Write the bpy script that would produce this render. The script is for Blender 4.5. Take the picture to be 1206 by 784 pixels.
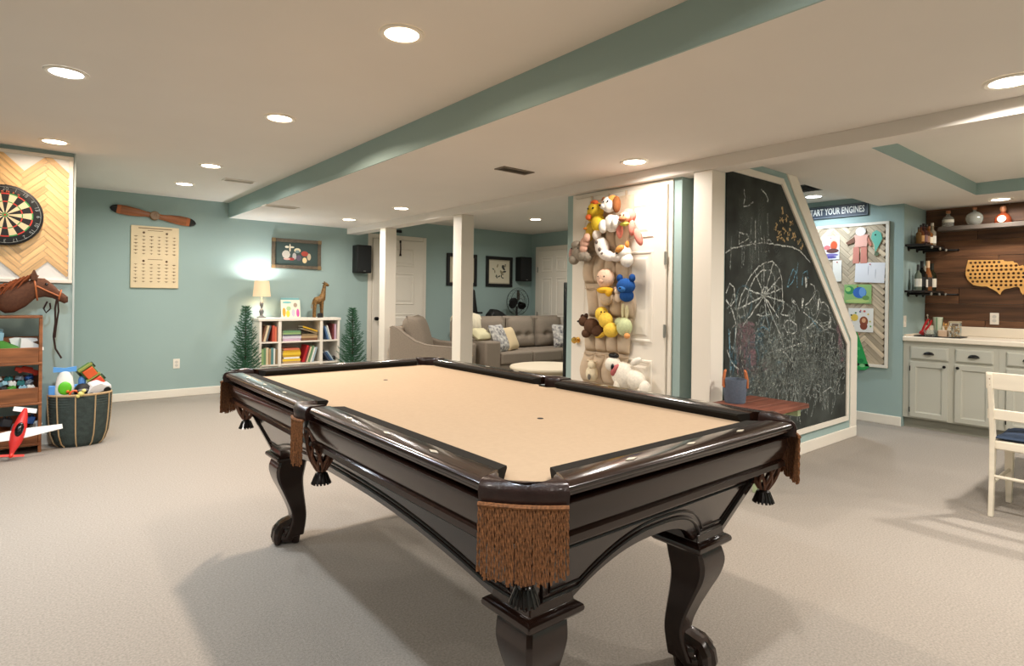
import bpy, bmesh, math, random
from mathutils import Matrix, Vector, Euler
random.seed(7)
PI = math.pi
SC = bpy.context.scene
COL = SC.collection
for o in list(bpy.data.objects): bpy.data.objects.remove(o)

# ------------------------------------------------------------------ camera
YAW = math.radians(50.51)
cam_d = bpy.data.cameras.new('camera'); cam = bpy.data.objects.new('camera', cam_d); COL.objects.link(cam)
cam_d.sensor_width = 36.0
cam_d.lens = 36.0 * 690.4 / 1206
cam_d.shift_y = -(392 - 350.2) / 1206
cam_d.clip_start = .05
cam.rotation_mode = 'XYZ'
cam.matrix_world = (Matrix.Translation((0, 0, 1.25)) @ Matrix.Rotation(YAW - PI/2, 4, 'Z')
                    @ Matrix.Rotation(PI/2, 4, 'X') @ Matrix.Rotation(math.radians(.75), 4, 'Z'))
SC.camera = cam
# ------------------------------------------------------------------ world, exposure
w = bpy.data.worlds.new('world'); SC.world = w; w.use_nodes = True
w.node_tree.nodes['Background'].inputs[0].default_value = (.75, .82, .9, 1)
w.node_tree.nodes['Background'].inputs[1].default_value = .3
SC.view_settings.view_transform = 'Standard'; SC.view_settings.look = 'None'
SC.view_settings.gamma = 1; SC.view_settings.use_curve_mapping = False
SC.view_settings.exposure = 0.40
WARM = (1.0, .82, .66); NEUT = (1.0, .935, .87); COOL = (.80, .90, 1.0)

# ------------------------------------------------------------------ materials
def lin(c):
    r = []
    for v in c:
        v /= 255.0
        r.append(v/12.92 if v <= .04045 else ((v+.055)/1.055)**2.4)
    return (*r, 1)
MATS = {}
def mat(name, rgb, rough=.6, metal=0, noise=None, bump=None, spec=.5, emit=0, trans=0, rnd=0, coat=0, grain=None, rgb2=None, alpha=1, ior=1.45):
    """procedural principled material: noise=(scale, amount), bump=(scale, strength), grain=(scale xyz, amount), rnd = per object brightness"""
    m = bpy.data.materials.new(name); m.use_nodes = True; MATS[name] = m
    nt = m.node_tree; N = nt.nodes; L = nt.links; P = N['Principled BSDF']
    P.inputs['Base Color'].default_value = lin(rgb); P.inputs['Roughness'].default_value = rough
    P.inputs['Metallic'].default_value = metal; P.inputs['Specular IOR Level'].default_value = spec
    P.inputs['Coat Weight'].default_value = coat; P.inputs['Coat Roughness'].default_value = .08
    P.inputs['Transmission Weight'].default_value = trans; P.inputs['IOR'].default_value = ior
    P.inputs['Alpha'].default_value = alpha
    if emit:
        P.inputs['Emission Color'].default_value = lin(rgb); P.inputs['Emission Strength'].default_value = emit
    tc = N.new('ShaderNodeTexCoord'); out = None
    src = tc.outputs['Object']
    if grain:
        mp = N.new('ShaderNodeMapping'); mp.inputs['Scale'].default_value = grain[0]; L.new(src, mp.inputs[0])
        if rnd:
            oi0 = N.new('ShaderNodeObjectInfo'); mm = N.new('ShaderNodeMath'); mm.operation = 'MULTIPLY'; mm.inputs[1].default_value = 37
            L.new(oi0.outputs['Random'], mm.inputs[0]); cb = N.new('ShaderNodeCombineXYZ')
            for k in range(3): L.new(mm.outputs[0], cb.inputs[k])
            L.new(cb.outputs[0], mp.inputs['Location'])
        nz = N.new('ShaderNodeTexNoise'); nz.inputs['Scale'].default_value = 1; nz.inputs['Detail'].default_value = 6; L.new(mp.outputs[0], nz.inputs[0])
        out = (nz.outputs[0], grain[1])
    elif noise:
        nz = N.new('ShaderNodeTexNoise'); nz.inputs['Scale'].default_value = noise[0]; nz.inputs['Detail'].default_value = 5; L.new(src, nz.inputs[0])
        out = (nz.outputs[0], noise[1])
    colsock = None
    if out:
        cr = N.new('ShaderNodeValToRGB'); a = out[1]; c = lin(rgb)
        c2 = lin(rgb2) if rgb2 else tuple(min(1, v*(1+a)) for v in c[:3])+(1,)
        c1 = c if rgb2 else tuple(v*(1-a) for v in c[:3])+(1,)
        cr.color_ramp.elements[0].position = .3; cr.color_ramp.elements[1].position = .7
        cr.color_ramp.elements[0].color = c1; cr.color_ramp.elements[1].color = c2
        L.new(out[0], cr.inputs[0]); colsock = cr.outputs[0]
    if rnd:
        oi = N.new('ShaderNodeObjectInfo'); mr = N.new('ShaderNodeMapRange')
        mr.inputs['To Min'].default_value = 1-rnd; mr.inputs['To Max'].default_value = 1+rnd
        L.new(oi.outputs['Random'], mr.inputs[0])
        mx = N.new('ShaderNodeVectorMath'); mx.operation = 'SCALE'
        if colsock: L.new(colsock, mx.inputs[0])
        else: mx.inputs[0].default_value = lin(rgb)[:3]
        L.new(mr.outputs[0], mx.inputs['Scale']); colsock = mx.outputs[0]
    if colsock: L.new(colsock, P.inputs['Base Color'])
    if bump:
        nb = N.new('ShaderNodeTexNoise'); nb.inputs['Scale'].default_value = bump[0]; nb.inputs['Detail'].default_value = 3; L.new(src, nb.inputs[0])
        bp = N.new('ShaderNodeBump'); bp.inputs['Strength'].default_value = bump[1]; bp.inputs['Distance'].default_value = .01
        L.new(nb.outputs[0], bp.inputs['Height']); L.new(bp.outputs[0], P.inputs['Normal'])
    return m
def flat(rgb, rough=.6, **k):
    n = 'paint_%d_%d_%d' % rgb + ('_%d' % int(rough*100))
    return MATS.get(n) or mat(n, rgb, rough, **k)

mat('carpet', (158, 150, 140), .95, noise=(120, .18), bump=(300, .4), spec=.1)
mat('ceiling_white', (228, 221, 212), .9, noise=(2, .015), spec=.15)
mat('trim_white', (234, 226, 212), .45)
mat('wall_blue', (157, 178, 174), .75, noise=(1.2, .02), bump=(300, .03), spec=.25)
mat('mahogany', (38, 22, 16), .17, grain=((3, 40, 40), .3), spec=.5, coat=.3)
mat('mahogany_dark', (26, 16, 13), .3, grain=((3, 40, 40), .3), coat=.2)
mat('cloth_tan', (180, 158, 132), .9, noise=(60, .025), bump=(500, .1), spec=.1)
mat('cushion_black', (30, 27, 22), .85, bump=(400, .1), spec=.2)
mat('leather_dark', (44, 27, 23), .32, noise=(40, .2), bump=(120, .15), coat=.2)
mat('fringe', (128, 84, 52), .7, noise=(150, .5), spec=.3)
mat('pearl', (205, 196, 176), .2)
mat('gold', (222, 178, 92), .25, metal=.9)
mat('net_leather', (104, 66, 46), .5, noise=(60,.3))
mat('black', (22, 22, 22), .55)
mat('black_gloss', (16, 16, 17), .2)
mat('black_metal', (30, 29, 28), .4, metal=.6)
mat('chalkboard', (40, 41, 38), .85, noise=(2.6, 0), rgb2=(74, 78, 74), spec=.15)
mat('pine', (226, 186, 132), .5, grain=((3, 35, 35), .22), rnd=.16)
mat('greywash', (196, 178, 152), .65, grain=((3, 35, 35), .22), rnd=.25)
mat('barnwood', (98, 66, 43), .55, grain=((26, 2.2, 26), .5), rnd=.32)
mat('walnut', (142, 88, 52), .5, grain=((4, 30, 30), .35), rnd=.1)
mat('oak_light', (225, 172, 98), .5, grain=((4, 4, 30), .15))
mat('cabinet_paint', (190, 188, 174), .45)
mat('counter', (238, 226, 206), .25)
mat('sofa_grey', (142, 130, 116), .9, noise=(90, .08), bump=(350, .2), spec=.15)
mat('cream_fabric', (232, 222, 196), .9, bump=(90, .25), spec=.15)
mat('organizer', (205, 184, 158), .85, noise=(15, .06), bump=(150, .1), spec=.2)
mat('needles', (58, 98, 72), .8, rnd=.08, spec=.2)
mat('bark', (70, 52, 38), .9)
mat('paper', (242, 240, 234), .8)
mat('bone', (226, 205, 168), .7, noise=(6, .05))
mat('glass', (235, 240, 238), .04, trans=.92, ior=1.3)
mat('brass', (150, 116, 66), .35, metal=.7)
mat('steel', (170, 168, 160), .35, metal=.8)
mat('shade', (236, 204, 166), .8, emit=.22)
mat('lens', (255, 243, 224), .5, emit=9)
mat('lens_cool', (236, 246, 255), .5, emit=10)
mat('lens_warm', (255, 228, 196), .5, emit=8)
mat('basket', (52, 62, 58), .75, noise=(30, .25), bump=(60, .3))
mat('rope', (178, 150, 112), .85, bump=(200, .3))
mat('chair_white', (228, 218, 198), .45, grain=((3, 3, 20), .06))
mat('navy', (34, 50, 72), .9, bump=(300, .15))
mat('blue_felt', (92, 102, 116), .9, noise=(80, .1))
mat('tan_leather', (176, 100, 56), .5)

# ------------------------------------------------------------------ geometry helpers
class G:
    def __init__(s): s.v = []; s.f = []; s.m = []; s.cur = 0
    def add(s, vs, fs, M=None):
        b = len(s.v)
        for p in vs:
            p = Vector(p); s.v.append(M @ p if M else p)
        for f in fs: s.f.append([b+i for i in f]); s.m.append(s.cur)
        return s
    def box(s, c, d, M=None, taper=1):
        x, y, z = [v/2 for v in d]; t = taper
        vs = [(c[0]+sx*x*(t if sz > 0 else 1), c[1]+sy*y*(t if sz > 0 else 1), c[2]+sz*z) for sz in (-1, 1) for sy in (-1, 1) for sx in (-1, 1)]
        return s.add(vs, [(0,2,3,1),(4,5,7,6),(0,1,5,4),(2,6,7,3),(0,4,6,2),(1,3,7,5)], M)
    def bx(s, x0, x1, y0, y1, z0, z1): return s.box(((x0+x1)/2,(y0+y1)/2,(z0+z1)/2),(x1-x0,y1-y0,z1-z0))
    def loft(s, rings, cap=True, closed=True, M=None):
        n = len(rings[0]); vs = [p for r in rings for p in r]; fs = []
        for i in range(len(rings)-1):
            for j in range(n if closed else n-1):
                k = (j+1) % n; fs.append((i*n+j, i*n+k, (i+1)*n+k, (i+1)*n+j))
        if cap and closed:
            fs.append(tuple(reversed(range(n)))); fs.append(tuple((len(rings)-1)*n+j for j in range(n)))
        return s.add(vs, fs, M)
    def lathe(s, prof, c=(0,0,0), n=20, M=None, cap=True, sx=1, sy=1):
        rings = [[(c[0]+max(r,1e-4)*sx*math.cos(2*PI*k/n), c[1]+max(r,1e-4)*sy*math.sin(2*PI*k/n), c[2]+z) for k in range(n)] for r, z in prof]
        return s.loft(rings, cap, True, M)
    def ell(s, c, r, n=14, m=9, M=None):
        if not hasattr(r, '__len__'): r = (r, r, r)
        rings = []
        for i in range(m+1):
            a = -PI/2 + PI*i/m; cr = max(math.cos(a), .02)
            rings.append([(c[0]+r[0]*cr*math.cos(2*PI*k/n), c[1]+r[1]*cr*math.sin(2*PI*k/n), c[2]+r[2]*math.sin(a)) for k in range(n)])
        return s.loft(rings, True, True, M)
    def tube(s, path, r, n=8, closed=False, M=None):
        P = [Vector(p) for p in path]; rings = []; L = len(P); u = None
        for i, p in enumerate(P):
            a = P[(i-1) % L] if (closed or i > 0) else p; b = P[(i+1) % L] if (closed or i < L-1) else p
            t = (b-a).normalized() if (b-a).length > 1e-9 else Vector((0,0,1))
            if u is None: u = t.cross(Vector((0,0,1)) if abs(t.z) < .95 else Vector((1,0,0))).normalized()
            else:
                u = u-t*u.dot(t); u = u.normalized() if u.length > 1e-6 else t.orthogonal().normalized()
            v = u.cross(t).normalized(); rr = r[i] if hasattr(r, '__len__') else r
            rings.append([p + rr*(math.cos(2*PI*k/n)*u + math.sin(2*PI*k/n)*v) for k in range(n)])
        if closed: rings.append(rings[0]); return s.loft(rings, False, True, M)
        return s.loft(rings, True, True, M)
    def cyl(s, p0, p1, r0, r1=None, n=12, M=None): return s.tube([p0, p1], [r0, r1 if r1 is not None else r0], n, M=M)
    def prism(s, poly, a, b, ax='y', M=None):
        f = {'x': lambda p, t: (t, p[0], p[1]), 'y': lambda p, t: (p[0], t, p[1]), 'z': lambda p, t: (p[0], p[1], t)}[ax]
        n = len(poly); vs = [f(p, a) for p in poly]+[f(p, b) for p in poly]
        fs = [tuple(range(n)), tuple(range(2*n-1, n-1, -1))]+[(i, (i+1) % n, n+(i+1) % n, n+i) for i in range(n)]
        return s.add(vs, fs, M)
def build(name, g, mats, parent=None, bevel=0, smooth=35, sub=0, kind=None, label=None, seg=2):
    me = bpy.data.meshes.new(name); me.from_pydata([tuple(v) for v in g.v], [], g.f)
    for mm in (mats if isinstance(mats, (list, tuple)) else [mats]):
        me.materials.append(MATS[mm] if isinstance(mm, str) else mm)
    me.polygons.foreach_set('material_index', g.m)
    bm = bmesh.new(); bm.from_mesh(me); bmesh.ops.recalc_face_normals(bm, faces=bm.faces); bm.to_mesh(me); bm.free()
    if smooth:
        for p in me.polygons: p.use_smooth = True
        me.set_sharp_from_angle(angle=math.radians(smooth))
    o = bpy.data.objects.new(name, me); COL.objects.link(o)
    if parent: o.parent = parent
    if bevel:
        b = o.modifiers.new('bevel', 'BEVEL'); b.width = bevel; b.segments = seg; b.limit_method = 'ANGLE'; b.angle_limit = math.radians(40)
    if sub:
        b = o.modifiers.new('sub', 'SUBSURF'); b.levels = sub; b.render_levels = sub
    if kind: o['kind'] = kind
    if label: o['label'] = label
    return o
def tag(o, label, cat, group=None):
    o['label'] = label; o['category'] = cat
    if group: o['group'] = group
    return o
def thing(name, label, cat, loc=(0,0,0), rz=0, group=None):
    o = bpy.data.objects.new(name, None); COL.objects.link(o); o.location = loc; o.rotation_euler = (0, 0, rz); o.empty_display_size = .1
    return tag(o, label, cat, group)
def one(name, g, m, label, cat, group=None, loc=None, rz=0, **k):
    o = build(name, g, m, **k); tag(o, label, cat, group)
    if loc is not None: o.location = loc; o.rotation_euler = (0, 0, rz)
    return o
def struct(name, g, m, **k): return build(name, g, m, kind='structure', **k)
def copy_tree(o, parent=None):
    c = o.copy(); COL.objects.link(c); c.parent = parent
    for ch in list(o.children): copy_tree(ch, c)
    return c
def text(name, body, size, M, material, parent, ext=.002, align='CENTER', sx=1, bold=0):
    cu = bpy.data.curves.new(name, 'FONT'); cu.body = body; cu.size = size; cu.extrude = ext; cu.align_x = align; cu.align_y = 'CENTER'; cu.offset = bold; cu.resolution_u = 2
    t = bpy.data.objects.new(name, cu); COL.objects.link(t)
    dg = bpy.context.evaluated_depsgraph_get(); me = bpy.data.meshes.new_from_object(t.evaluated_get(dg))
    bpy.data.objects.remove(t); me.transform(M @ Matrix.Diagonal((sx, 1, 1, 1)))
    me.materials.clear(); me.materials.append(MATS[material] if isinstance(material, str) else material)
    o = bpy.data.objects.new(name, me); COL.objects.link(o); o.parent = parent
    return o
def basis(o, x, y, z):  # matrix with columns x, y, z at origin o
    m = Matrix.Identity(4)
    for i in range(3): m[i][0] = x[i]; m[i][1] = y[i]; m[i][2] = z[i]; m[i][3] = o[i]
    return m
# ------------------------------------------------------------------ room shell
ZC, ZS, ZB = 2.40, 2.21, 2.25
struct('floor', G().bx(-3.1, 7.7, -3.1, 8.2, -.05, 0), 'carpet', smooth=0)
struct('ceiling_main', G().bx(-3.1, 1.95, -3.1, 8.12, ZC, ZC+.06), 'ceiling_white', smooth=0)
struct('ceiling_soffit', G().bx(1.95, 3.56, -3.1, 8.02, ZS, ZC+.06), 'ceiling_white', smooth=0)
struct('trim_soffit', G().bx(1.94, 1.9499, -3.0, 8.02, ZS, ZC-.0005), 'wall_blue', smooth=0)
struct('trim_beam', G().bx(3.52, 3.70, -3.0, 8.02, 2.13, ZS-.0005), 'ceiling_white', smooth=0)
struct('ceiling_living', G().bx(3.56, 7.15, 3.62, 8.12, ZC, ZC+.06), 'ceiling_white', smooth=0)
struct('ceiling_stair', G().bx(3.56, 7.15, 2.29, 3.62, 2.36, ZC+.06), 'ceiling_white', smooth=0)
g = G(); TX0, TX1, TY0, TY1 = 3.95, 6.73, -2.2, 1.46
g.bx(3.56, 7.6, TY1, 2.29, ZB, ZC); g.bx(3.56, TX0, -3.1, TY1, ZB, ZC); g.bx(TX1, 7.6, -3.1, TY1, ZB, ZC); g.bx(TX0, TX1, -3.1, TY0, ZB, ZC)
struct('ceiling_bar', g, 'ceiling_white', smooth=0)
struct('ceiling_tray', G().bx(TX0, TX1, TY0, TY1, 2.36, ZC), 'ceiling_white', smooth=0)
g = G(); g.bx(TX0, TX1, TY1-.004, TY1, ZB, 2.36); g.bx(TX1-.004, TX1, TY0, TY1-.004, ZB, 2.36); g.bx(TX0, TX1, TY0, TY0+.004, ZB, 2.36); g.bx(TX0, TX0+.004, TY0+.004, TY1-.004, ZB, 2.36)
struct('trim_tray', g, 'wall_blue', smooth=0)
struct('wall_far', G().bx(-3.0, 7.15, 8.02, 8.12, 0, ZC), 'wall_blue', smooth=0)
struct('wall_dart', G().bx(-3.0, .29, 6.10, 8.02, 0, ZC), 'wall_blue', smooth=0)
struct('wall_left', G().bx(-3.1, -3.0, -3.1, 8.12, 0, ZC), 'wall_blue', smooth=0)
struct('wall_back', G().bx(-3.0, 7.6, -3.1, -3.0, 0, ZC), 'wall_blue', smooth=0)
struct('wall_living', G().bx(7.05, 7.15, 3.72, 8.02, 0, ZC), 'wall_blue', smooth=0)
struct('wall_stair', G().bx(5.0, 7.15, 3.52, 3.62, 0, 2.36), 'wall_blue', smooth=0)
struct('wall_closet', G().bx(3.60, 5.0, 2.47, 3.62, 0, 2.36), 'wall_blue', smooth=0)
struct('wall_notice', G().bx(6.81, 7.6, 2.056, 3.52, 0, 2.36), 'wall_blue', smooth=0)
wb = struct('wall_bar', G().bx(7.50, 7.6, -3.0, 2.056, 0, ZB), 'wall_blue', smooth=0)
# dark planks on the bar wall, each its own piece
rows = [.915+.165*i for i in range(9)]
for i, z in enumerate(rows):
    y = 2.054; k = 0
    first = [.52, .95, .30, .8, .62, 1.1, .45, .9, .7][i]
    while y > -1.2:
        L = first if k == 0 else random.uniform(.8, 1.3); z1 = min(z+.163, ZB-.002)
        y0 = max(y-L, -1.3)
        c = Vector((7.49, (y+y0)/2, (z+z1)/2))
        o = build('plank', G().box((0,0,0), (.018, y-y0-.003, z1-z)), 'barnwood', wb, smooth=0, bevel=.0015, seg=1)
        o.location = c; y = y0-.0005; k += 1
# stair wall that carries the chalkboard
wall_poly = [(3.70,0),(5.985,0),(5.985,.92),(4.715,ZB-.002),(3.70,ZB-.002)]
struct('wall_chalk', G().prism(wall_poly, 2.19, 2.288), 'wall_blue', smooth=0)
g = G(); g.prism([(5.862,.075),(5.986,.075),(5.986,.921),(4.716,ZB-.001),(4.57,ZB-.001),(5.862,.895)], 2.178, 2.19)
g.prism([(5.984,.0),(5.998,.0),(5.998,.928),(4.735,ZB-.001),(4.716,ZB-.001),(5.984,.922)], 2.178, 2.292)
struct('trim_stair', g, 'trim_white', smooth=0, bevel=.003)
# baseboards
def baseb(name, x0, x1, y0, y1): struct(name, G().bx(x0, x1, y0, y1, 0, .095), 'trim_white', smooth=0, bevel=.006)
baseb('baseboard_far', .302, 3.84, 8.004, 8.02)
baseb('baseboard_living', 4.86, 7.04, 8.004, 8.02)
baseb('baseboard_dart', -3.0, .302, 6.085, 6.10)
baseb('baseboard_corner', .29, .305, 6.10, 8.004)
baseb('baseboard_chalk', 3.70, 5.99, 2.172, 2.19)
baseb('baseboard_notice', 6.795, 6.81, 2.06, 3.5)
struct('trim_corner', G().bx(.280, .292, 6.094, 6.10, .095, ZC), flat((190, 200, 196)), smooth=0)

# ------------------------------------------------------------------ support posts
def post(y0, y1, x0, x1, label):
    t = thing('support_post', label, 'post', ((x0+x1)/2, (y0+y1)/2, 0), group='white square posts under the beam')
    a, b = (x1-x0)/2, (y1-y0)/2
    build('shaft', G().bx(-a, a, -b, b, 0, 2.1298), 'trim_white', t, bevel=.004)
    build('base_trim', G().bx(-a-.012, a+.012, -b-.012, b+.012, 0, .11), 'trim_white', t, bevel=.004)
post(6.88, 7.03, 3.54, 3.70, 'white square post between the wall speaker and the grey armchair')
post(5.15, 5.31, 3.54, 3.70, 'white square post in front of the grey sofa end')
post(2.19, 2.335, 3.538, 3.698, 'white square post at the edge of the chalkboard')

# ------------------------------------------------------------------ doors
def panel_door(name, w, h, panels, mats='trim_white', knob=None, hinge=None, M=None):
    """door in local x (width), z (height), face towards -y"""
    d = struct(name, G().bx(0, w, 0, .03, .008, h), mats, smooth=0, bevel=.002)
    for (x0, x1, z0, z1) in panels:
        g = G()
        o = [(x0,z0),(x1,z0),(x1,z1),(x0,z1)]; ins = lambda q, k: [(q[0][0]+k,q[0][1]+k),(q[1][0]-k,q[1][1]+k),(q[2][0]-k,q[2][1]-k),(q[3][0]+k,q[3][1]-k)]
        R = [[(x, y, z) for x, z in pts] for pts, y in ((o, .0), (ins(o,.006), -.008), (ins(o,.016), -.008), (ins(o,.026), -.0015), (ins(o,.045), -.0015), (ins(o,.062), -.007))]
        g.loft(R); build('door_panel', g, mats, d, smooth=0)
    if knob:
        kg = G().lathe([(.026,0),(.026,.006),(.011,.010),(.011,.03),(.024,.036),(.028,.048),(.022,.06),(.0,.064)], n=16, M=Matrix.Translation((knob[0],0,knob[1])) @ Matrix.Rotation(PI/2,4,'X'))
        build('door_knob', kg, knob[2], d)
    for (hx, hz, hm) in hinge or []:
        build('hinge', G().bx(hx-.012, hx+.012, -.006, 0, hz-.045, hz+.045).cyl((hx,-.008,hz-.048),(hx,-.008,hz+.048),.007), hm, d)
    if M: d.matrix_world = M
    return d
def casing(name, w, h, M, t=.055):
    g = G(); g.bx(-t, -.004, -.016, .0, 0, h+t); g.bx(w+.004, w+t, -.016, .0, 0, h+t); g.bx(-.004, w+.004, -.016, .0, h+.004, h+t)
    c = struct(name, g, 'trim_white', smooth=0, bevel=.004); c.matrix_world = M
def six(w, h):
    s, m = .11, .10; c = (w-2*s-m)/2
    P = []
    for x in (s, s+c+m):
        for z0, z1 in ((.22*h/2.1, .80*h/2.1), (.93*h/2.1, 1.62*h/2.1), (1.72*h/2.1, 1.98*h/2.1)): P.append((x, x+c, z0, z1))
    return P
# closet door that carries the toy organizer: faces -x
Mx = lambda X, Y: basis((X, Y, 0), (0,-1,0), (1,0,0), (0,0,1))
W1 = .93; M1 = Mx(3.565, 3.505)
panel_door('door_1', W1, 2.085, six(W1, 2.09), knob=(.06, .90, 'gold'), hinge=[(W1-.002, 1.55, 'steel'), (W1-.002, 1.02, 'steel'), (W1-.002, .28, 'steel')], M=M1)
casing('trim_door_1', W1, 2.085, Mx(3.60, 3.505), t=.04)
# far wall door, two long panels
W2 = .85
panel_door('door_2', W2, 2.10, [(.16,.69,.25,.98),(.16,.69,1.12,1.60),(.16,.69,1.70,1.98)], knob=(.055,.91,'black_metal'), M=Matrix.Translation((3.915,7.985,0)))
casing('trim_door_2', W2, 2.10, Matrix.Translation((3.915,8.02,0)), t=.07)
# living room door on the right wall
W3 = .85
panel_door('door_3', W3, 2.08, six(W3, 2.08), hinge=[(.004,1.75,'steel'),(.004,.95,'steel')], M=Mx(7.015, 7.80))
casing('trim_door_3', W3, 2.08, Mx(7.05, 7.80), t=.08)

# ------------------------------------------------------------------ recessed ceiling lights
RECESS_P = [0]
def can(x, y, z, label, tone='n', power=30, r=.075):
    t = thing('recessed_light', label, 'ceiling light', (x, y, z), group='recessed ceiling lights')
    build('trim_ring', G().lathe([(r*1.32,-.001),(r*1.32,-.006),(r*1.2,-.010),(r*1.0,-.007),(r*.98,-.001)], n=28, cap=False), 'trim_white', t)
    build('lens', G().lathe([(r,-.0015),(r,-.005),(r*.5,-.007),(.001,-.007)], n=24), {'n':'lens','w':'lens_warm','c':'lens_cool'}[tone], t)
    l = bpy.data.lights.new('downlight', 'AREA'); l.shape = 'DISK'; l.size = r*1.5; l.energy = power; l.color = {'n':NEUT,'w':WARM,'c':COOL}[tone]; l.spread = math.radians(165)
    o = bpy.data.objects.new('downlight', l); COL.objects.link(o); o.parent = t; o.location = (0,0,-.012)
    return t
can(.14, 3.87, ZC, 'cool white recessed light in the main ceiling ahead of the dartboard wall', 'c', 32)
can(1.25, 2.30, ZC, 'warm recessed light above the near half of the pool table', 'w', 8)
can(1.25, 3.92, ZC, 'warm recessed light above the far end of the pool table', 'w', 30)
can(.14, 5.70, ZC, 'recessed light close in front of the herringbone dart panel', 'w', 7)
can(1.25, 5.80, ZC, 'recessed light in the main ceiling third in the row from the propeller wall', 'n', 17)
can(1.25, 6.95, ZC, 'recessed light in the main ceiling nearest the propeller wall', 'n', 15)
can(3.25, 2.62, ZS, 'recessed light in the low ceiling before the toy closet door', 'n', 8)
can(3.13, 5.72, ZS, 'recessed light in the low ceiling between the two posts', 'n', 13)
can(3.11, 7.03, ZS, 'recessed light in the low ceiling near the wall speaker', 'n', 12)
can(3.25, .59, ZS, 'recessed light in the low ceiling beside the bar tray', 'n', 24)
can(5.71, 6.41, ZC, 'recessed light above the grey sofa', 'n', 14)
can(7.14, 1.36, ZB, 'recessed light above the bottle shelf of the bar', 'n', 5, .07)
can(6.38, 2.76, 2.36, 'recessed light above the racing style sign', 'c', 10)
for (x, y, z, tn, pw, lb) in ((.14,.6,ZC,'c',11,'cool recessed light over the open carpet nearest the pool table corner'),(1.25,.6,ZC,'n',11,'recessed light over the carpet beyond the near end of the pool table'),(-1.1,3.87,ZC,'c',11,'cool recessed light in the outer row ahead of the dart wall'),(-1.1,2.3,ZC,'n',12,'recessed light midway along the outer row by the left wall'),
    (-1.1,.6,ZC,'n',13,'recessed light in the outer row close to the back wall'),(.14,-1.2,ZC,'n',15,'recessed light in the main ceiling nearest the back wall'),(3.25,-1.3,ZS,'n',26,'recessed light in the low ceiling nearest the back wall'),(5.3,.2,2.36,'n',38,'recessed light in the bar tray above the dining table'),(5.2,-1.6,2.36,'n',28,'recessed light in the bar tray nearest the back wall'),(5.3,4.9,ZC,'n',16,'recessed light above the round coffee table')):
    can(x, y, z, lb, tn, pw)
# ceiling registers
def register(x, y, z, lx, ly, m, label, slats=7, along='x'):
    t = thing('ceiling_vent', label, 'vent', (x, y, z))
    a, b = lx/2, ly/2
    g = G(); f = .018
    for q in ((-a,a,-b,-b+f),(-a,a,b-f,b),(-a,-a+f,-b+f,b-f),(a-f,a,-b+f,b-f)): g.bx(*q, -.008, -.0005)
    build('frame', g, m, t, bevel=.002)
    build('backing', G().bx(-a+f, a-f, -b+f, b-f, -.002, -.0005), 'black', t)
    for i in range(slats):
        k = -b+f+(i+.5)*(ly-2*f)/slats
        build('slat', G().box((0,0,0), (lx-2*f, (ly-2*f)/slats*.8, .0015), Matrix.Translation((0,k,-.005)) @ Matrix.Rotation(.5,4,'X')), m, t)
register(2.82, 3.41, ZS, .30, .12, flat((120,108,94)), 'grey metal ceiling register in the low ceiling', 6)
register(1.64, 6.38, ZC, .30, .15, 'trim_white', 'white ceiling register in the main ceiling near the propeller wall', 6)
register(2.11, 6.55, ZS, .36, .15, 'trim_white', 'white ceiling register in the low ceiling by the soffit edge', 6)
register(5.86, 2.64, 2.36, .36, .30, flat((92,90,84)), 'dark ceiling register behind the sloping stair wall', 6)

# wall outlets
def outlet(M, label, sw=False):
    t = thing('wall_outlet', label, 'outlet', (0,0,0)); t.matrix_world = M
    build('plate', G().bx(-.036,.036,-.006,0,-.058,.058), 'trim_white', t, bevel=.003)
    if sw: build('switch', G().bx(-.006,.006,-.014,-.006,-.012,.012), 'trim_white', t)
    else:
        for s in (-1, 1): build('socket', G().lathe([(.017,0),(.017,.002),(.001,.002)], n=14, M=Matrix.Translation((0,-.006,.02*s)) @ Matrix.Rotation(PI/2,4,'X')), flat((205,200,190)), t)
outlet(Matrix.Translation((1.38, 8.02, .40)), 'white outlet plate low on the propeller wall')
outlet(Mx(7.481, 1.46) @ Matrix.Translation((0,0,1.10)), 'white outlet plate on the dark plank wall')
outlet(Matrix.Translation((6.86, 2.056, 1.06)), 'white switch plate on the side wall of the bar', True)
# ------------------------------------------------------------------ pool table
PT = thing('pool_table', 'dark mahogany pool table with tan cloth, fringed pockets and claw feet', 'pool table', (1.405, 2.088, 0))
A, B, HT = .650, 1.206, .856
RW = .130; CH = .137                      # rail width, corner chamfer
ZCL = HT-.034
# slate and cloth
inx, iny = A-RW+.02, B-RW+.02; k = .075
octo = [(-inx+k,-iny),(inx-k,-iny),(inx,-iny+k),(inx,-.055),(inx-.03,-.03),(inx-.03,.03),(inx,.055),(inx,iny-k),(inx-k,iny),(-inx+k,iny),(-inx,iny-k),(-inx,.055),(-inx+.03,.03),(-inx+.03,-.03),(-inx,-.055),(-inx,-iny+k)]
build('playing_surface', G().prism(octo, ZCL-.03, ZCL, 'z'), 'cloth_tan', PT, smooth=0)
for y in (-.55, .62): build('table_spot', G().lathe([(.011,0),(.011,.0012),(.001,.0012)], (0, y, ZCL), 14), 'black', PT)
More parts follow.
